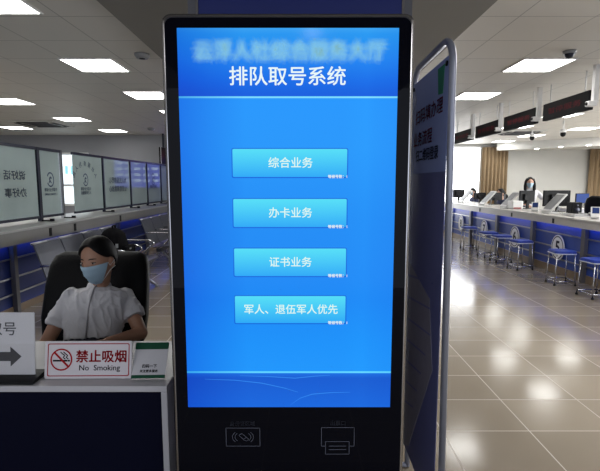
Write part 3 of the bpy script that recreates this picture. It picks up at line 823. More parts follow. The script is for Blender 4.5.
def person(name_label, group, pelvis, neck, head, facedir, headpitch, tf, sh, el, wr, kn, an, voxel, shirt, lower, sleeve=.55, long=False, bun=True, fine=True, standing=False, skinm='skin', hs=1.0, headroll=0):
    """sh, el, wr, kn, an: pairs (her right, her left)"""
    root = thing('person', name_label, 'person', (pelvis.x, pelvis.y, 0), group)
    f = Vector((tf[0], tf[1], 0)).normalized(); r = Vector((-f.y, f.x, 0))     # r: toward her left
    spine = neck-pelvis
    fo = (f-spine.normalized()*f.dot(spine.normalized())).normalized()
    fd = Vector((facedir[0], facedir[1], 0)).normalized()
    # head matrix: local x = her left .. local y = face, z = up
    yv = (fd*math.cos(headpitch)+Vector((0, 0, math.sin(headpitch)))).normalized(); xv = yv.cross(Vector((0, 0, 1))).normalized(); zv = xv.cross(yv)
    M = Matrix(((xv.x, yv.x, zv.x, head.x), (xv.y, yv.y, zv.y, head.y), (xv.z, yv.z, zv.z, head.z), (0, 0, 0, 1))) @ Matrix.Rotation(headroll, 4, 'Y') @ Matrix.Scale(hs, 4)
    secs = [(-.02, .150, .115), (.12, .138, .104), (.26, .132, .098), (.5, .146, .112), (.66, .158, .118), (.8, .165, .102), (.9, .150, .078), (.96, .098, .062), (1.0, .062, .056)]
    b = MB(skinm)
    b.loft([ering(pelvis+spine*t, r, fo, a*.86, d*.86) for t, a, d in secs])
    head_pieces(b, M)
    b.cap_limb(neck-Vector((0, 0, .03)), M @ Vector((0, -.022, -.055)), .050, .045)
    for i in (0, 1):
        b.cap_limb(sh[i], el[i], .044, .036); b.cap_limb(el[i], wr[i], .037, .024)
        dr = (wr[i]-el[i]).normalized(); hand(b, wr[i], dr, Vector((0, 0, -1)) if not standing else f*-1, .95, 1 if i else -1)
        hip = pelvis+r*(-.085 if i == 0 else .085)
        b.cap_limb(hip, kn[i], .078, .055); b.cap_limb(kn[i], an[i], .052, .034)
    remeshed(b, 'body', root, voxel, 4)
    # blouse
    b = MB(shirt)
    b.loft([ering(pelvis+spine*t, r, fo, a*1.06+.004, d*1.08+.004) for t, a, d in secs[2 if not standing else 1:-1]]+[ering(pelvis+spine*.985, r, fo, .064, .060)])
    for i in (0, 1):
        e = sh[i].lerp(el[i], sleeve*1.0); mid = sh[i].lerp(el[i], sleeve*.5)
        inw = (neck-Vector((0, 0, .06)))
        b.tube([sh[i].lerp(inw, .45), sh[i]+Vector((0, 0, .0)), mid, e], [.048, .054, .055, .060], n=18)
        b.ell(sh[i], (.052, .053, .050))
    bl = remeshed(b, 'blouse', root, voxel*1.1, 6)
    if fine: wrinkle(bl, .008)
    if fine:
        m = MB(shirt)
        rr = [ering(neck+Vector((0, 0, -.018)), r, fo, .071, .066), ering(neck+spine.normalized()*.022, r, fo, .059, .056), ering(neck+spine.normalized()*.022, r, fo, .053, .050), ering(neck+Vector((0, 0, -.018)), r, fo, .060, .055)]
        m.loft(rr, None, False); m.build('collar', root)
        m = MB('blouse_seam'); pts = []
        for t, a, d in secs[2:-1]:
            pts.append(pelvis+spine*t+fo*(d*1.08+.0085)-r*.008)
        pts.append(neck+fo*.063)
        m.tube(pts, .0042, n=6); m.build('placket', root)
    # lower clothing
    b = MB(lower)
    b.loft([ering(pelvis+spine*t, r, fo, a, d) for t, a, d in ((-.16, .12, .10), (-.08, .165, .125), (.04, .158, .118), (.16, .146, .112), (.29, .138, .104))])
    for i in (0, 1):
        hip = pelvis+r*(-.085 if i == 0 else .085)+Vector((0, 0, -.01))
        b.cap_limb(hip, kn[i], .095, .072)
        if standing: b.cap_limb(kn[i], an[i], .07, .06)
    remeshed(b, 'trousers' if standing else 'skirt', root, max(voxel*1.3, .009), 6)
    for i in (0, 1):
        m = MB('black_leather'); m.ell(an[i]+f*.055-Vector((0, 0, an[i].z-.035)), (.042, .12, .035), None, Matrix((r, f, Vector((0, 0, 1)))).transposed()); m.build('shoe', root)
    hair_cap(root, M, long, bun)
    face_parts(root, M, fine=fine)
    return root
P = lambda x, y, Y: at(x, y, Y)
# the receptionist
pel = P(90, 358, 2.36); nek = P(99, 287, 2.50)
hd = P(98.5, 260, 2.44)
person('seated woman in a white blouse and blue mask behind the reception desk', None, pel, nek, hd, (-.22, -.97), math.radians(-8), (.18, -.98),
       (P(70.5, 297, 2.44), P(125, 296, 2.53)), (P(46, 344, 2.36), P(141, 333, 2.42)), (P(62, 372, 2.18), P(108, 341.5, 2.24)),
       (Vector((pel.x-.10, 1.98, .545)), Vector((pel.x+.10, 1.98, .545))), (Vector((pel.x-.10, 2.06, .09)), Vector((pel.x+.12, 2.06, .09))),
       .0055, 'blouse', 'navy_cloth', sleeve=.60, headroll=math.radians(3), hs=1.05)
# her chair
cx, cy = at(94, 300, 2.66).x-.02, 2.48
t = thing('office_chair', 'high-backed black leather office chair holding the receptionist', 'chair', (cx, cy, 0))
m = MB('black_leather')
rings = []
for zz, yy, hw_, th in ((.50, 2.60, .27, .05), (.56, 2.61, .30, .06), (.70, 2.64, .315, .07), (.88, 2.695, .31, .065), (1.0, 2.74, .30, .055), (1.055, 2.76, .275, .045), (1.075, 2.77, .23, .02)):
    rings.append([Vector((cx+.02+a, yy+.03+b_, zz)) for a, b_ in [(p[0], p[1]) for p in [(q.x, q.y) for q in ering(Vector((0, 0, 0)), Vector((1, 0, 0)), Vector((0, 1, 0)), hw_, th, 28, 5)]]])
m.loft(rings); m.build('backrest', t)
m = MB('black_leather'); m.b2((cx-.26, cy-.28, .37), (cx+.26, cy+.10, .445), bev=.03, seg=4); m.build('seat', t)
for s in (-1, 1):
    m = MB('black_plastic'); m.tube([(cx+s*.27, cy+.10, .42), (cx+s*.31, cy+.08, .52), (cx+s*.31, cy+.02, .60), (cx+s*.31, cy-.16, .60)], .017); m.build('armrest', t)
m = MB('dark_steel'); m.cyl((cx, cy-.05, .08), (cx, cy-.05, .37), .03); m.build('column', t)
for k in range(5):
    a = k*2*PI/5+.3; e = Vector((cx+.28*math.cos(a), cy-.05+.28*math.sin(a), .075))
    m = MB('black_plastic'); m.tube([(cx, cy-.05, .10), e], [.025, .018]); m.cyl(e+Vector((0, 0, -.045))+Vector((-math.sin(a), math.cos(a), 0))*.02, e+Vector((0, 0, -.045))-Vector((-math.sin(a), math.cos(a), 0))*.02, .028); m.build('caster_leg', t)

# ------------------------------------------------------------------ left side: counter, glass, benches
LX = -3.2
lt = thing('service_counter', 'long grey service counter with blue front and glass on top at left', 'counter', (LX-.4, 7.8, 0))
Y0, Y1 = 2.6, 12.35
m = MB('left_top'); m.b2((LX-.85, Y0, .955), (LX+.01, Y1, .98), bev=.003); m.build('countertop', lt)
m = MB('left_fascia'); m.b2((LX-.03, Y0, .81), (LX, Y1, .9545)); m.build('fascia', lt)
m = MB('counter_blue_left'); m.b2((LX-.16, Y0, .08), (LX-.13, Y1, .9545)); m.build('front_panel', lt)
m = MB('kick'); m.b2((LX-.14, Y0, 0), (LX-.11, Y1, .08)); m.build('kick_plate', lt)
m = MB('blue_strip'); m.b2((LX-.075, Y0, .835), (LX-.06, Y1, .85)); m.build('light_strip', lt)
for z in (.64, .42, .23):
    m = MB('steel'); m.b2((LX-.118, Y0, z-.009), (LX-.10, Y1, z+.009)); m.build('rail', lt)
for k in range(6):
    y = 3.6+1.5*k
    m = MB('post_brown'); m.b2((LX-.115, y-.03, 0), (LX-.06, y+.03, .80)); m.build('post', lt)
for px in (49, 74, 120):
    y = 3.2*450/(300-px); m = MB('black_plastic'); m.b2((LX-.001, y-.03, .83), (LX+.006, y+.03, .935), bev=.004); m.build('cable_grommet', lt)
# the frosted glass partition that stands on it
GX = -3.6
gt = thing('glass_partition', 'frosted greenish glass partition with dark posts standing on the left counter', 'glass partition', (GX, 8, .98)); gt['kind'] = 'thing'
posts = [(6.23, 'dark_steel', .03), (6.83, 'chrome', .022), (8.27, 'dark_steel', .025), (9.6, 'dark_steel', .025), (10.65, 'dark_steel', .025), (11.7, 'dark_steel', .025)]
panes = [(2.7, 6.19), (6.27, 6.79), (7.2, 8.24), (8.3, 9.57), (9.63, 10.62), (10.68, 11.67), (11.73, 12.35)]
ZT = 1.955
def gm(y, z): return basis((GX+.006, y, z), (0, -1, 0), (0, 0, 1))     # lettering seen from behind, so mirrored
def logo(mm, y, z, s):
    M = gm(y, z)
    pts_o = [(s*math.cos(t), s*1.15*math.sin(t)) for t in [(.5+k*.28) for k in range(20)]]
    for a, b in zip(pts_o, pts_o[1:]):
        a, b = Vector(a), Vector(b); d = (b-a).normalized(); nn = Vector((-d.y, d.x))*s*.12
        mm.add([M @ Vector((q.x, q.y, 0)) for q in (a-nn, b-nn, b+nn, a+nn)], [[0, 1, 2, 3]], 'glass_letter')
    for a, b in (((-.1, .5), (.35, .1)), ((.35, .1), (-.25, -.6)), ((-.4, .25), (.2, .3)), ((.05, 0), (.45, -.55))):
        a, b = Vector(a)*s, Vector(b)*s; d = (b-a).normalized(); nn = Vector((-d.y, d.x))*s*.13
        mm.add([M @ Vector((q.x, q.y, 0)) for q in (a-nn, b-nn, b+nn, a+nn)], [[0, 1, 2, 3]], 'glass_letter')
for i, (a, b) in enumerate(panes):
    m = MB('frosted_glass'); m.b2((GX-.005, a, 1.055), (GX+.005, b, ZT))
    if i == 0:
        for z, body in ((1.605, '说好话'), (1.385, '办好事')): m.text(body, gm(5.72, z), width=.44, m='glass_letter', offset=.015, height=.115)
    if i == 1:
        logo(m, 6.53, 1.555, .085); m.text('中国社会保障', gm(6.53, 1.41), width=.33, m='glass_letter', offset=.02); m.text('人力资源和社会保障局', gm(6.53, 1.345), width=.33, m='glass_letter', offset=.03)
    if i == 2:
        logo(m, 7.6, 1.56, .085); m.text('中国社会保障', gm(7.6, 1.41), width=.36, m='glass_letter', offset=.02); m.text('人力资源服务', gm(7.6, 1.345), width=.36, m='glass_letter', offset=.03)
        for k, ch in enumerate('人社服务为人民'):
            t = PI*.86-k*PI*.72/6
            Mx = gm(7.6-.42*math.cos(t), 1.50+.33*math.sin(t)) @ Matrix.Rotation(t-PI/2, 4, 'Z')
            m.text(ch, Mx, height=.085, m='glass_letter', offset=.02)
    if i == 3:
        m.text('为人民服务尽心', gm(8.95, 1.56), width=.85, m='glass_letter', offset=.02); m.text('让百姓满意放心', gm(8.95, 1.40), width=.85, m='glass_letter', offset=.02)
    if i == 5:
        logo(m, 11.1, 1.6, .12); m.text('中国社会保障', gm(11.1, 1.42), width=.5, m='glass_letter', offset=.02)
    m.build('glass_pane', gt)
for y, mm, hw_ in posts:
    m = MB(mm); m.b2((GX-.02, y-hw_, .9815), (GX+.025, y+hw_, ZT+.04)); 
    p = m.build('post', gt)
    m = MB('black_plastic'); m.b2((GX+.02, y-.02, .9815), (GX+.16, y+.02, .995)); m.cyl((GX+.16, y, .9815), (GX+.16, y, 1.015), .03); m.build('foot_bracket', p)
m = MB('dark_steel'); m.b2((GX-.02, 2.7, ZT), (GX+.02, 6.83, ZT+.04)); m.build('top_rail', gt)
m = MB('dark_steel'); m.b2((GX-.02, 7.2, ZT), (GX+.02, 12.35, ZT+.04)); m.build('top_rail', gt)
for a, b in ((2.7, 6.8), (7.2, 12.35)):
    m = MB('dark_steel'); m.b2((GX-.018, a, 1.02), (GX+.018, b, 1.055)); m.build('bottom_rail', gt)

# lit information screen on the far wall; the glass mirrors it
t = thing('wall_mounted_screen', 'blue lit information screen whose reflection shows in the left glass', 'screen', (-2.6, 12.36, 1.4))
m = MB('black_plastic'); m.b2((-3.42, 12.33, 1.36), (-2.13, 12.399, 2.36), bev=.01); m.build('housing', t)
m = MB('display'); Mw = basis((-2.775, 12.328, 1.86), (1, 0, 0), (0, 0, 1))
def q4(x0, x1, z0, z1, c, out): m.plate([(x0, z0), (x1, z0), (x1, z1), (x0, z1)], Mw, 0, 'display', None); 
def quad(x0, x1, z0, z1, c, out):
    cc = tuple(v*2.4 for v in lin(c)[:3])+(1,)
    m.plate([(x0, z0), (x1, z0), (x1, z1), (x0, z1)], Mw @ Matrix.Translation((0, 0, out)), 0, 'display', [cc]*4)
quad(-.62, .62, -.47, .47, (50, 60, 190), 0); quad(-.62, .62, .31, .47, (190, 100, 90), .001)
for i in range(4):
    for j in range(5):
        quad(-.56+j*.24, -.40+j*.24, .16-i*.16, .23-i*.16, (170, 190, 235), .001)
m.build('screen', t)
t = thing('wall_television', 'thin dark screen seen edge-on above the far end of the glass', 'television', (-3.62, 11.9, 1.98))
m = MB('black_plastic'); m.box((-3.6, 12.05, 2.22), (.06, .62, .42), None, None, .01); m.build('housing', t)
m = MB('white_plastic'); m.box((-3.575, 11.737, 2.22), (.012, .008, .42)); m.build('edge_strip', t)
m = MB('dark_steel'); m.b2((-3.62, 12.02, 2.43), (-3.58, 12.08, ZC-.0005)); m.build('ceiling_mount', t)

def bench(xb, y0, nseat, label):
    """row of joined steel seats facing +x"""
    L = nseat*.52
    t = thing('waiting_bench', label, 'bench', (xb, y0+L/2, 0), 'steel waiting benches')
    prof = [(.50, .405), (.505, .43), (.47, .445), (.36, .435), (.22, .42), (.10, .415), (.045, .44), (.015, .50), (-.02, .62), (-.07, .78), (-.105, .875), (-.13, .885)]
    for k in range(nseat):
        a, b = y0+k*.52+.01, y0+(k+1)*.52-.01
        m = MB('seat_metal'); th = .014
        inner = [Vector((xb+p[0], 0, p[1])) for p in prof]; outer = []
        for i, p in enumerate(prof):
            q0, q1 = prof[max(0, i-1)], prof[min(len(prof)-1, i+1)]; d = Vector((q1[0]-q0[0], q1[1]-q0[1])).normalized()
            outer.append(Vector((xb+p[0]+d.y*-th*-1*-1, 0, p[1]+d.x*th)))
        loop = inner+outer[::-1]
        ys = [a, a+.03, a+.05, b-.05, b-.03, b]; up_ = [.006, .003, 0, 0, .003, .006]
        m.loft([[Vector((v.x, y, v.z+u)) for v in loop] for y, u in zip(ys, up_)], None, True, False)
        # pressed slots down the back
        m.tube([(xb-.13, a+.005, .886), (xb-.13, b-.005, .886)], .014, 'steel')
        m.build('seat', t)
    m = MB('dark_steel'); m.b2((xb+.14, y0, .335), (xb+.21, y0+L, .40), bev=.006); m.build('beam', t)
    for k in range(nseat+1):
        y = y0+k*.52
        m = MB('chrome'); m.tube([(xb-.045, y, .66), (xb+.08, y, .67), (xb+.36, y, .665), (xb+.43, y, .645), (xb+.44, y, .61), (xb+.38, y, .57), (xb+.25, y, .44), (xb+.18, y, .39)], .014); m.build('armrest', t)
    for y in (y0+.14, y0+L-.14):
        m = MB('steel'); m.tube([(xb-.10, y, .02), (xb+.0, y, .10), (xb+.13, y, .30), (xb+.175, y, .345), (xb+.23, y, .30), (xb+.38, y, .12), (xb+.50, y, .02)], .019)
        for x in (xb-.10, xb+.50): m.cyl((x, y, 0), (x, y, .025), .025)
        m.build('leg', t)
bench(-2.60, 4.52, 4, 'grey steel waiting bench right behind the receptionist, along the left counter')
bench(-2.60, 7.62, 4, 'grey steel waiting bench farther back, partly hidden by the kiosk edge')
# backpack on the first bench
c = Vector((-2.40, 5.82, .452))
t = thing('backpack', 'black backpack sitting on the waiting bench behind the receptionist', 'backpack', c)
m = MB('black_cloth'); rings = []
for z, a, b_ in ((.0, .12, .19), (.03, .145, .225), (.14, .15, .232), (.28, .145, .22), (.39, .125, .18), (.45, .085, .12), (.475, .03, .05)):
    rings.append(ering(c+Vector((0-.09*z, 0, z)), Vector((1, 0, 0)), Vector((0, 1, 0)), a, b_, 24, 2.8))
m.loft(rings); m.build('bag_body', t)
m = MB('black_cloth'); m.b2((c.x+.13, c.y-.16, .49), (c.x+.20, c.y+.16, .70), bev=.03, seg=3); fp = m.build('front_pocket', t)
m = MB('grey_plastic'); m.box((c.x+.205, c.y-.05, .665), (.01, .05, .02), None, None, .003); m.build('buckle', fp)
m = MB('grey_plastic'); m.box((c.x+.10, c.y-.222, .72), (.03, .012, .05)); m.build('side_tag', t)
m = MB('black_cloth'); m.tube([(c.x-.02, c.y-.05, .90), (c.x-.02, c.y-.04, .955), (c.x-.02, c.y+.04, .955), (c.x-.02, c.y+.05, .90)], .012); m.build('handle', t)

# ------------------------------------------------------------------ right side: counter, stools, desk things
RX = 4.2
rt = thing('service_counter', 'long pale service counter with blue glowing front and numbered plates at right', 'counter', (RX+.4, 9, 0))
Y0, Y1 = 3.9, 14.9
m = MB('counter_top'); m.b2((RX-.02, Y0, .945), (RX+.85, Y1, .97), bev=.004); m.build('countertop', rt)
m = MB('counter_fascia'); m.b2((RX, Y0, .83), (RX+.03, Y1, .9445)); m.build('fascia', rt)
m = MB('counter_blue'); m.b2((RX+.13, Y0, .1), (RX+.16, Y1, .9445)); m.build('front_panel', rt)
m = MB('kick'); m.b2((RX+.11, Y0, 0), (RX+.14, Y1, .12)); m.build('kick_plate', rt)
m = MB('blue_strip'); m.b2((RX+.06, Y0, .85), (RX+.075, Y1, .865)); m.build('light_strip', rt)
for z in (.67, .44, .25):
    m = MB('steel'); m.b2((RX+.10, Y0, z-.011), (RX+.118, Y1, z+.011)); m.build('rail', rt)
for k in range(7):
    y = 5.21+1.51*k
    m = MB('post_brown'); m.b2((RX+.055, y-.045, 0), (RX+.115, y+.045, .83)); m.build('post', rt)
for px in (480, 512, 554):
    y = RX*450/(px-300); m = MB('black_plastic'); m.b2((RX-.006, y-.03, .845), (RX+.001, y+.03, .925), bev=.004); m.build('cable_grommet', rt)
for k, dgt in enumerate('5678'):
    y = 7.42+1.51*k; z = .44
    Mx = basis((RX+.097, y, z), (0, -1, 0), (0, 0, 1)); m = MB('plate_white')
    m.plate([(.185*math.cos(2*PI*i/32), .21*math.sin(2*PI*i/32)) for i in range(32)], Mx, .012)
    ringstrip(m, [(.168*math.cos(2*PI*i/32), .192*math.sin(2*PI*i/32)) for i in range(32)], [(.150*math.cos(2*PI*i/32), .173*math.sin(2*PI*i/32)) for i in range(32)], Mx, 'plate_navy', .0128)
    pl = tag(m.build('number_plate', rt), 'oval white plate with the number %s' % dgt)
    m = MB('plate_navy'); m.text(dgt, Mx @ Matrix.Translation((0, .01, .0128)), height=.19, offset=.03); m.build('digit', pl)

def stool(x, y, rz, label, first=[None]):
    if first[0] is None:
        t = thing('stool', label, 'stool', (0, 0, 0), 'blue stools along the right counter')
        m = MB('stool_blue'); m.plate(rrect(-.155, .155, -.155, .155, .06), Matrix.Translation((0, 0, .478)), .026); m.plate(rrect(-.145, .145, -.145, .145, .06), Matrix.Translation((0, 0, .504)), .008); m.build('seat', t)
        m = MB('stool_edge'); o, i = rrect(-.161, .161, -.161, .161, .065), rrect(-.17, .17, -.17, .17, .06)
        m.plate(o, Matrix.Translation((0, 0, .464)), .0138); m.build('seat_rim', t)
        for a in (-1, 1):
            for b in (-1, 1):
                m = MB('chrome'); m.tube([(a*.125, b*.125, .464), (a*.145, b*.145, .02)], .009); m.cyl((a*.145, b*.145, 0), (a*.145, b*.145, .022), .018, 'black_plastic'); m.build('leg', t)
        m = MB('chrome'); pts = [(.141*sx, .141*sy, .06) for sx, sy in ((-1, -1), (1, -1), (1, 1), (-1, 1), (-1, -1))]
        for a, b in zip(pts, pts[1:]): m.tube([a, b], .009)
        m.build('foot_rail', t)
        first[0] = t; t.location = (x, y, 0); t.rotation_euler.z = rz
        return t
    return copy_tree(first[0], (x, y, 0), rz, label)
for px, py, Y, rz, l in ((601, 0, 5.87, .1, 'blue-topped chrome stool cut by the right picture edge'), (565, 0, 6.65, -.1, 'blue-topped chrome stool standing in front of number plate 5'), (523, 0, 7.85, .15, 'blue-topped chrome stool nearest number plate 6'),
                     (503, 0, 8.62, 0, 'blue-topped chrome stool between number plates 6 and 7, closer to 6'), (490, 0, 9.2, .1, 'blue-topped chrome stool beside number plate 7'), (470, 0, 10.3, -.1, 'blue-topped chrome stool near number plate 8, next to the banner')):
    stool((px-300)/450*Y, Y, rz, l)

TZ = .9705
def slanted_display(y, label, x=RX+.28):
    t = thing('slanted_display', label, 'display', (x, y, TZ), 'white slanted displays on the right counter')
    m = MB('white_plastic'); m.b2((x-.10, y-.13, TZ), (x+.12, y+.13, TZ+.02), bev=.006); m.build('base', t)
    R = Matrix.Rotation(math.radians(42), 3, 'Y')
    m = MB('white_plastic'); m.box((x+.05, y, TZ+.185), (.03, .30, .42), R, None, .008); m.build('panel', t)
    m = MB('grey_plastic'); m.box(Vector((x+.05, y, TZ+.185))+R @ Vector((-.017, 0, .01)), (.004, .25, .34), R); m.build('screen', t)
    m = MB('grey_plastic'); m.tube([(x+.10, y, TZ+.018), (x+.14, y, TZ+.10), (x+.10, y, TZ+.19)], .015); m.build('stand', t)
for px, l in ((464, 'white slanted display on the right counter next to the banner'), (486, 'white slanted display on the counter in front of the tan curtain'), (508, 'large white slanted display left of the standing clerk'), (552, 'white slanted display in front of the wide black monitor')):
    slanted_display((RX+.3)*450/(px-300), l)
def monitor(x, y, rz, w, h, label, scr='black_plastic', zb=TZ):
    t = thing('computer_monitor', label, 'monitor', (x, y, zb))
    m = MB('black_plastic'); m.box((0, 0, .1+h/2), (w, .035, h), None, None, .008); m.box((0, .03, .1+h/2), (w*.5, .04, h*.5), None, None, .01)
    o = m.build('housing', None, (0, 0, 0)); o.parent = t
    m = MB(scr); m.b2((-w/2+.012, -.0195, .112), (w/2-.012, -.0172, .1+h-.012)); o = m.build('screen', None, (0, 0, 0)); o.parent = t
    m = MB('black_plastic'); m.b2((-.03, .02, .008), (.03, .045, .1+h*.4)); m.b2((-.12, -.08, 0), (.12, .1, .01), bev=.003); o = m.build('stand', None, (0, 0, 0)); o.parent = t
    t.rotation_euler.z = rz
    return t
monitor(4.86, 8.55, .15+PI, .56, .30, 'wide black computer monitor seen from behind on the right counter')
monitor(4.80, 9.55, .2+PI, .36, .28, 'black computer monitor just in front of the standing clerk')
monitor(4.94, 11.45, .2+PI, .42, .2, 'black computer monitor in front of the tan curtain')
monitor(4.9, 12.3, .2+PI, .36, .18, 'black computer monitor in front of the farthest seated clerk')
monitor(4.80, 13.7, .2+PI, .42, .25, 'black computer monitor next to the banner post, farthest on the counter')
def keypad(y, label, x=RX+.24):
    t = thing('signature_pad', label, 'signature pad', (x, y, TZ), 'white signature pads')
    R = Matrix.Rotation(math.radians(-52), 3, 'X')
    R = Matrix.Rotation(math.radians(-30), 3, 'Z') @ Matrix.Rotation(math.radians(58), 3, 'X')
    m = MB('white_plastic'); m.box((x, y, TZ+.10), (.13, .18, .025), R, None, .008); m.build('body', t)
    m = MB('screen_blue'); m.box(Vector((x, y, TZ+.10))+R @ Vector((0, .022, .0135)), (.09, .10, .003), R); m.build('screen', t)
    m = MB('white_plastic'); m.box((x+.02, y+.04, TZ+.027), (.11, .10, .05), Matrix.Rotation(math.radians(-30), 3, 'Z'), None, .01); m.build('stand', t)
keypad(8.5, 'white signature pad between the standing clerk and the wide monitor')
keypad(6.75, 'white signature pad at the right picture edge, in front of the black chair')
x, y = 4.72, 7.75
t = thing('desktop_speaker', 'black box speaker on the right counter below the blue-lit screen', 'speaker', (x, y, TZ))
m = MB('black_plastic'); m.b2((x-.09, y-.08, TZ), (x+.09, y+.08, TZ+.21), bev=.01); m.build('cabinet', t)
m = MB('dark_steel'); m.cyl((x, y-.084, TZ+.08), (x, y-.079, TZ+.08), .05); m.cyl((x, y-.084, TZ+.16), (x, y-.079, TZ+.16), .022); m.build('cone', t)
x, y = 4.62, 9.42
t = thing('desk_printer', 'small white box printer with a red edge by the large slanted display', 'printer', (x-.12, y, TZ))
m = MB('white_plastic'); m.b2((x-.22, y-.10, TZ), (x, y+.14, TZ+.17), bev=.02, seg=3); m.build('housing', t)
m = MB('print_red'); m.b2((x-.20, y-.104, TZ+.012), (x-.04, y-.0995, TZ+.035)); m.build('edge_strip', t)
x, y = 4.5, 7.3
t = thing('paper_tray', 'low white paper tray on the counter beside the black speaker', 'tray', (x, y, TZ))
m = MB('white_plastic'); m.b2((x-.13, y-.16, TZ), (x+.13, y+.16, TZ+.012)); m.b2((x-.13, y-.16, TZ+.012), (x-.12, y+.16, TZ+.05)); m.b2((x+.12, y-.16, TZ+.012), (x+.13, y+.16, TZ+.05)); m.build('tray_body', t)
m = MB('paper'); m.b2((x-.105, y-.148, TZ+.0125), (x+.105, y+.148, TZ+.03)); m.build('sheets', t)
x, y = 4.68, 7.15
t = thing('tissue_box', 'small pale pyramid of tissue between the speaker and the black chair', 'tissue box', (x, y, TZ))
m = MB('white_plastic'); m.b2((x-.06, y-.06, TZ), (x+.06, y+.06, TZ+.07), bev=.008); m.build('box', t)
m = MB('paper'); m.tube([(x, y, TZ+.06), (x+.01, y, TZ+.10), (x+.03, y, TZ+.16)], [.02, .035, .006]); m.build('tissue', t)
# back desks behind the counter with a blue screen
bx = 6.2
t = thing('back_desk', 'white low cabinet along the far right behind the clerks', 'cabinet', (7.2, 11.2, 0))
m = MB('white_laminate'); m.b2((6.3, 10.6, 0), (9.4, 11.1, .90), bev=.004); m.build('cabinet_body', t)
m = MB('counter_top'); m.b2((6.28, 10.57, .9005), (9.42, 11.12, .925), bev=.004); m.build('top', t)
monitor(6.75, 10.8, .1, .34, .24, 'blue-lit computer screen on the far cabinet left of the black chair', 'screen_blue', .926)
def office_chair(x, y, rz, label, zt=1.26):
    t = thing('office_chair', label, 'chair', (x, y, 0), 'black office chairs behind the right counter')
    m = MB('black_leather')
    m.loft([[Vector((q.x, q.y+dy, z)) for q in ering(Vector((0, .22, 0)), Vector((1, 0, 0)), Vector((0, 1, 0)), hw_, th, 20, 3)] for z, hw_, th, dy in ((.52, .20, .04, 0), (.60, .24, .05, .0), (.85, .26, .05, .03), (zt-.16, .25, .045, .06), (zt-.05, .19, .04, .08), (zt, .09, .02, .085))])
    o = m.build('backrest', None, (0, 0, 0)); o.parent = t
    m = MB('black_leather'); m.b2((-.25, -.26, .43), (.25, .22, .52), bev=.03, seg=3); o = m.build('seat', None, (0, 0, 0)); o.parent = t
    m = MB('dark_steel'); m.cyl((0, 0, .08), (0, 0, .43), .03); o = m.build('column', None, (0, 0, 0)); o.parent = t
    for k in range(5):
        a = k*2*PI/5; m = MB('black_plastic'); m.tube([(0, 0, .1), (.28*math.cos(a), .28*math.sin(a), .06)], [.025, .018]); m.ell((.28*math.cos(a), .28*math.sin(a), .03), (.03, .03, .03)); o = m.build('caster_leg', None, (0, 0, 0)); o.parent = t
    t.location = (x, y, 0); t.rotation_euler.z = rz
    return t
office_chair(5.84, 8.55, PI*.6, 'black office chair at the right picture edge behind the counter', 1.27)
office_chair(5.75, 13.35, -PI*.5, 'black office chair with a round back nearest the banner', 1.2)
# clerks
def seated(x, y, label, shirt, hairl=False):
    pel = Vector((x+.02, y, .64)); nek = Vector((x-.04, y, 1.09)); hd = Vector((x-.07, y, 1.24))
    person(label, None, pel, nek, hd, (-1, -.25), -.1, (-1, -.1),
           (Vector((x-.03, y+.16, 1.03)), Vector((x-.03, y-.16, 1.03))), (Vector((x-.1, y+.22, .78)), Vector((x-.1, y-.22, .78))), (Vector((x-.3, y+.13, .80)), Vector((x-.3, y-.13, .80))),
           (Vector((x-.42, y+.1, .575)), Vector((x-.42, y-.1, .575))), (Vector((x-.4, y+.1, .09)), Vector((x-.4, y-.1, .09))), .011, shirt, 'navy_cloth', sleeve=.6, long=hairl, bun=not hairl, fine=False, skinm='skin_pale')
    t = thing('clerk_chair', 'black swivel chair under the '+('clerk nearest the bright window' if y > 13 else 'clerk left of the large slanted display'), 'chair', (x, y, 0))
    m = MB('black_cloth'); m.b2((x-.24, y-.24, .42), (x+.22, y+.24, .49), bev=.02); m.build('seat', t)
    m = MB('black_cloth'); m.b2((x+.24, y-.22, .49), (x+.30, y+.22, .98), bev=.025); m.build('backrest', t)
    m = MB('dark_steel'); m.cyl((x, y, .03), (x, y, .42), .03); m.cyl((x, y, 0), (x, y, .03), .26); m.build('base', t)
seated(5.42, 14.0, 'clerk with dark hair seated behind the counter below the bright window', 'shirt_navy')
seated(5.38, 11.95, 'clerk with dark hair seated left of the large slanted display', 'shirt_navy')
sx, sy = 5.32, 10.5
person('standing clerk with long dark hair, blue mask and white top behind the right counter', None, Vector((sx, sy, .92)), Vector((sx, sy+.01, 1.36)), Vector((sx, sy-.01, 1.515)), (-.25, -.97), -.03, (-.2, -.98),
       (Vector((sx-.16, sy, 1.30)), Vector((sx+.17, sy, 1.30))), (Vector((sx-.25, sy-.08, 1.08)), Vector((sx+.30, sy-.1, 1.14))), (Vector((sx-.20, sy-.30, 1.02)), Vector((sx+.36, sy-.30, 1.17))),
       (Vector((sx-.1, sy, .50)), Vector((sx+.1, sy, .50))), (Vector((sx-.1, sy, .09)), Vector((sx+.1, sy, .09))), .010, 'blouse', 'navy_cloth', sleeve=.95, long=True, bun=False, fine=True, standing=True, skinm='skin_pale', hs=1.05)
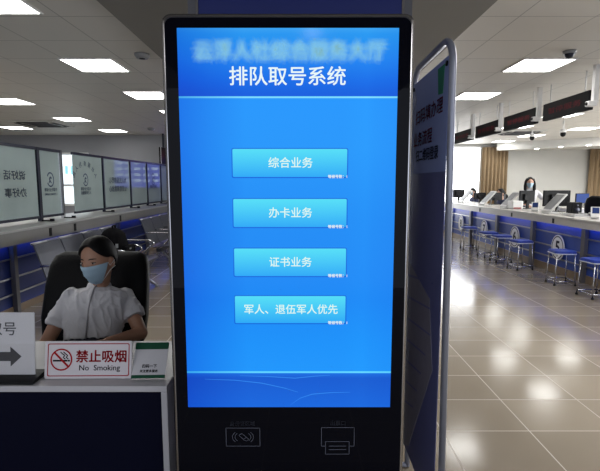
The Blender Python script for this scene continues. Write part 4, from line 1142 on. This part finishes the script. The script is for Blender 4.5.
# curtains
def curtain(x0, x1, y, label):
    t = thing('curtain', label, 'curtain', ((x0+x1)/2, y, .05), 'tan curtains')
    m = MB('curtain'); n = 90; top, bot = [], []
    for i in range(n+1):
        x = x0+(x1-x0)*i/n; w = math.sin(i*2*PI/ (n/7.0))
        top.append(Vector((x, y+.035*w, 2.68))); bot.append(Vector((x, y+.055*w+.01*math.sin(i*.9), .06)))
    m.loft([top, bot], None, False, True, False); m.loft([[v+Vector((0, .012, 0)) for v in bot], [v+Vector((0, .012, 0)) for v in top]], None, False, True, False); m.build('cloth', t)
    m = MB('steel'); m.cyl((x0-.05, y, 2.70), (x1+.05, y, 2.70), .015); m.build('curtain_rod', t)
curtain(6.0, 6.86, 15.02, 'tan curtain gathered beside the bright window, left of the white wall')
curtain(9.55, 10.6, 15.02, 'tan curtain at the right picture edge beyond the white wall')

# ------------------------------------------------------------------ added fill lamps
def area(name, loc, size, power, rot=(0, 0, 0), color=(1, .98, .95), sy=None):
    d = bpy.data.lights.new(name, 'AREA'); d.energy = power; d.size = size; d.color = color
    if sy: d.shape = 'RECTANGLE'; d.size_y = sy
    o = bpy.data.objects.new(name, d); C.objects.link(o); o.location = loc; o.rotation_euler = rot
    return o
for x, y, e in ((-2.25, -1.0, 20), (2.6, -1.0, 50), (2.6, 3.3, 60), (5.4, 4.6, 70), (7.8, 6.5, 110), (8.0, 9.0, 120), (8.8, 11.6, 150), (-4.6, 3.4, 40), (-4.6, 5.3, 40), (-6.9, 5.3, 40), (-6.9, 8.0, 40)):
    area('ceiling_fill', (x, y, ZC-.035), 1.7, e)  # area lamps added out of view to brighten the hall alongside the ceiling panels
area('side_fill', (10.8, 6.5, 1.7), 8, 1300, (0, PI/2, 0), (.95, .98, 1), 1.8)  # added fill in front of the windowless right wall, brightens the right side
w = bpy.data.worlds.new('world'); scene.world = w; w.use_nodes = True
w.node_tree.nodes['Background'].inputs[0].default_value = (.75, .8, .9, 1); w.node_tree.nodes['Background'].inputs[1].default_value = 1.6
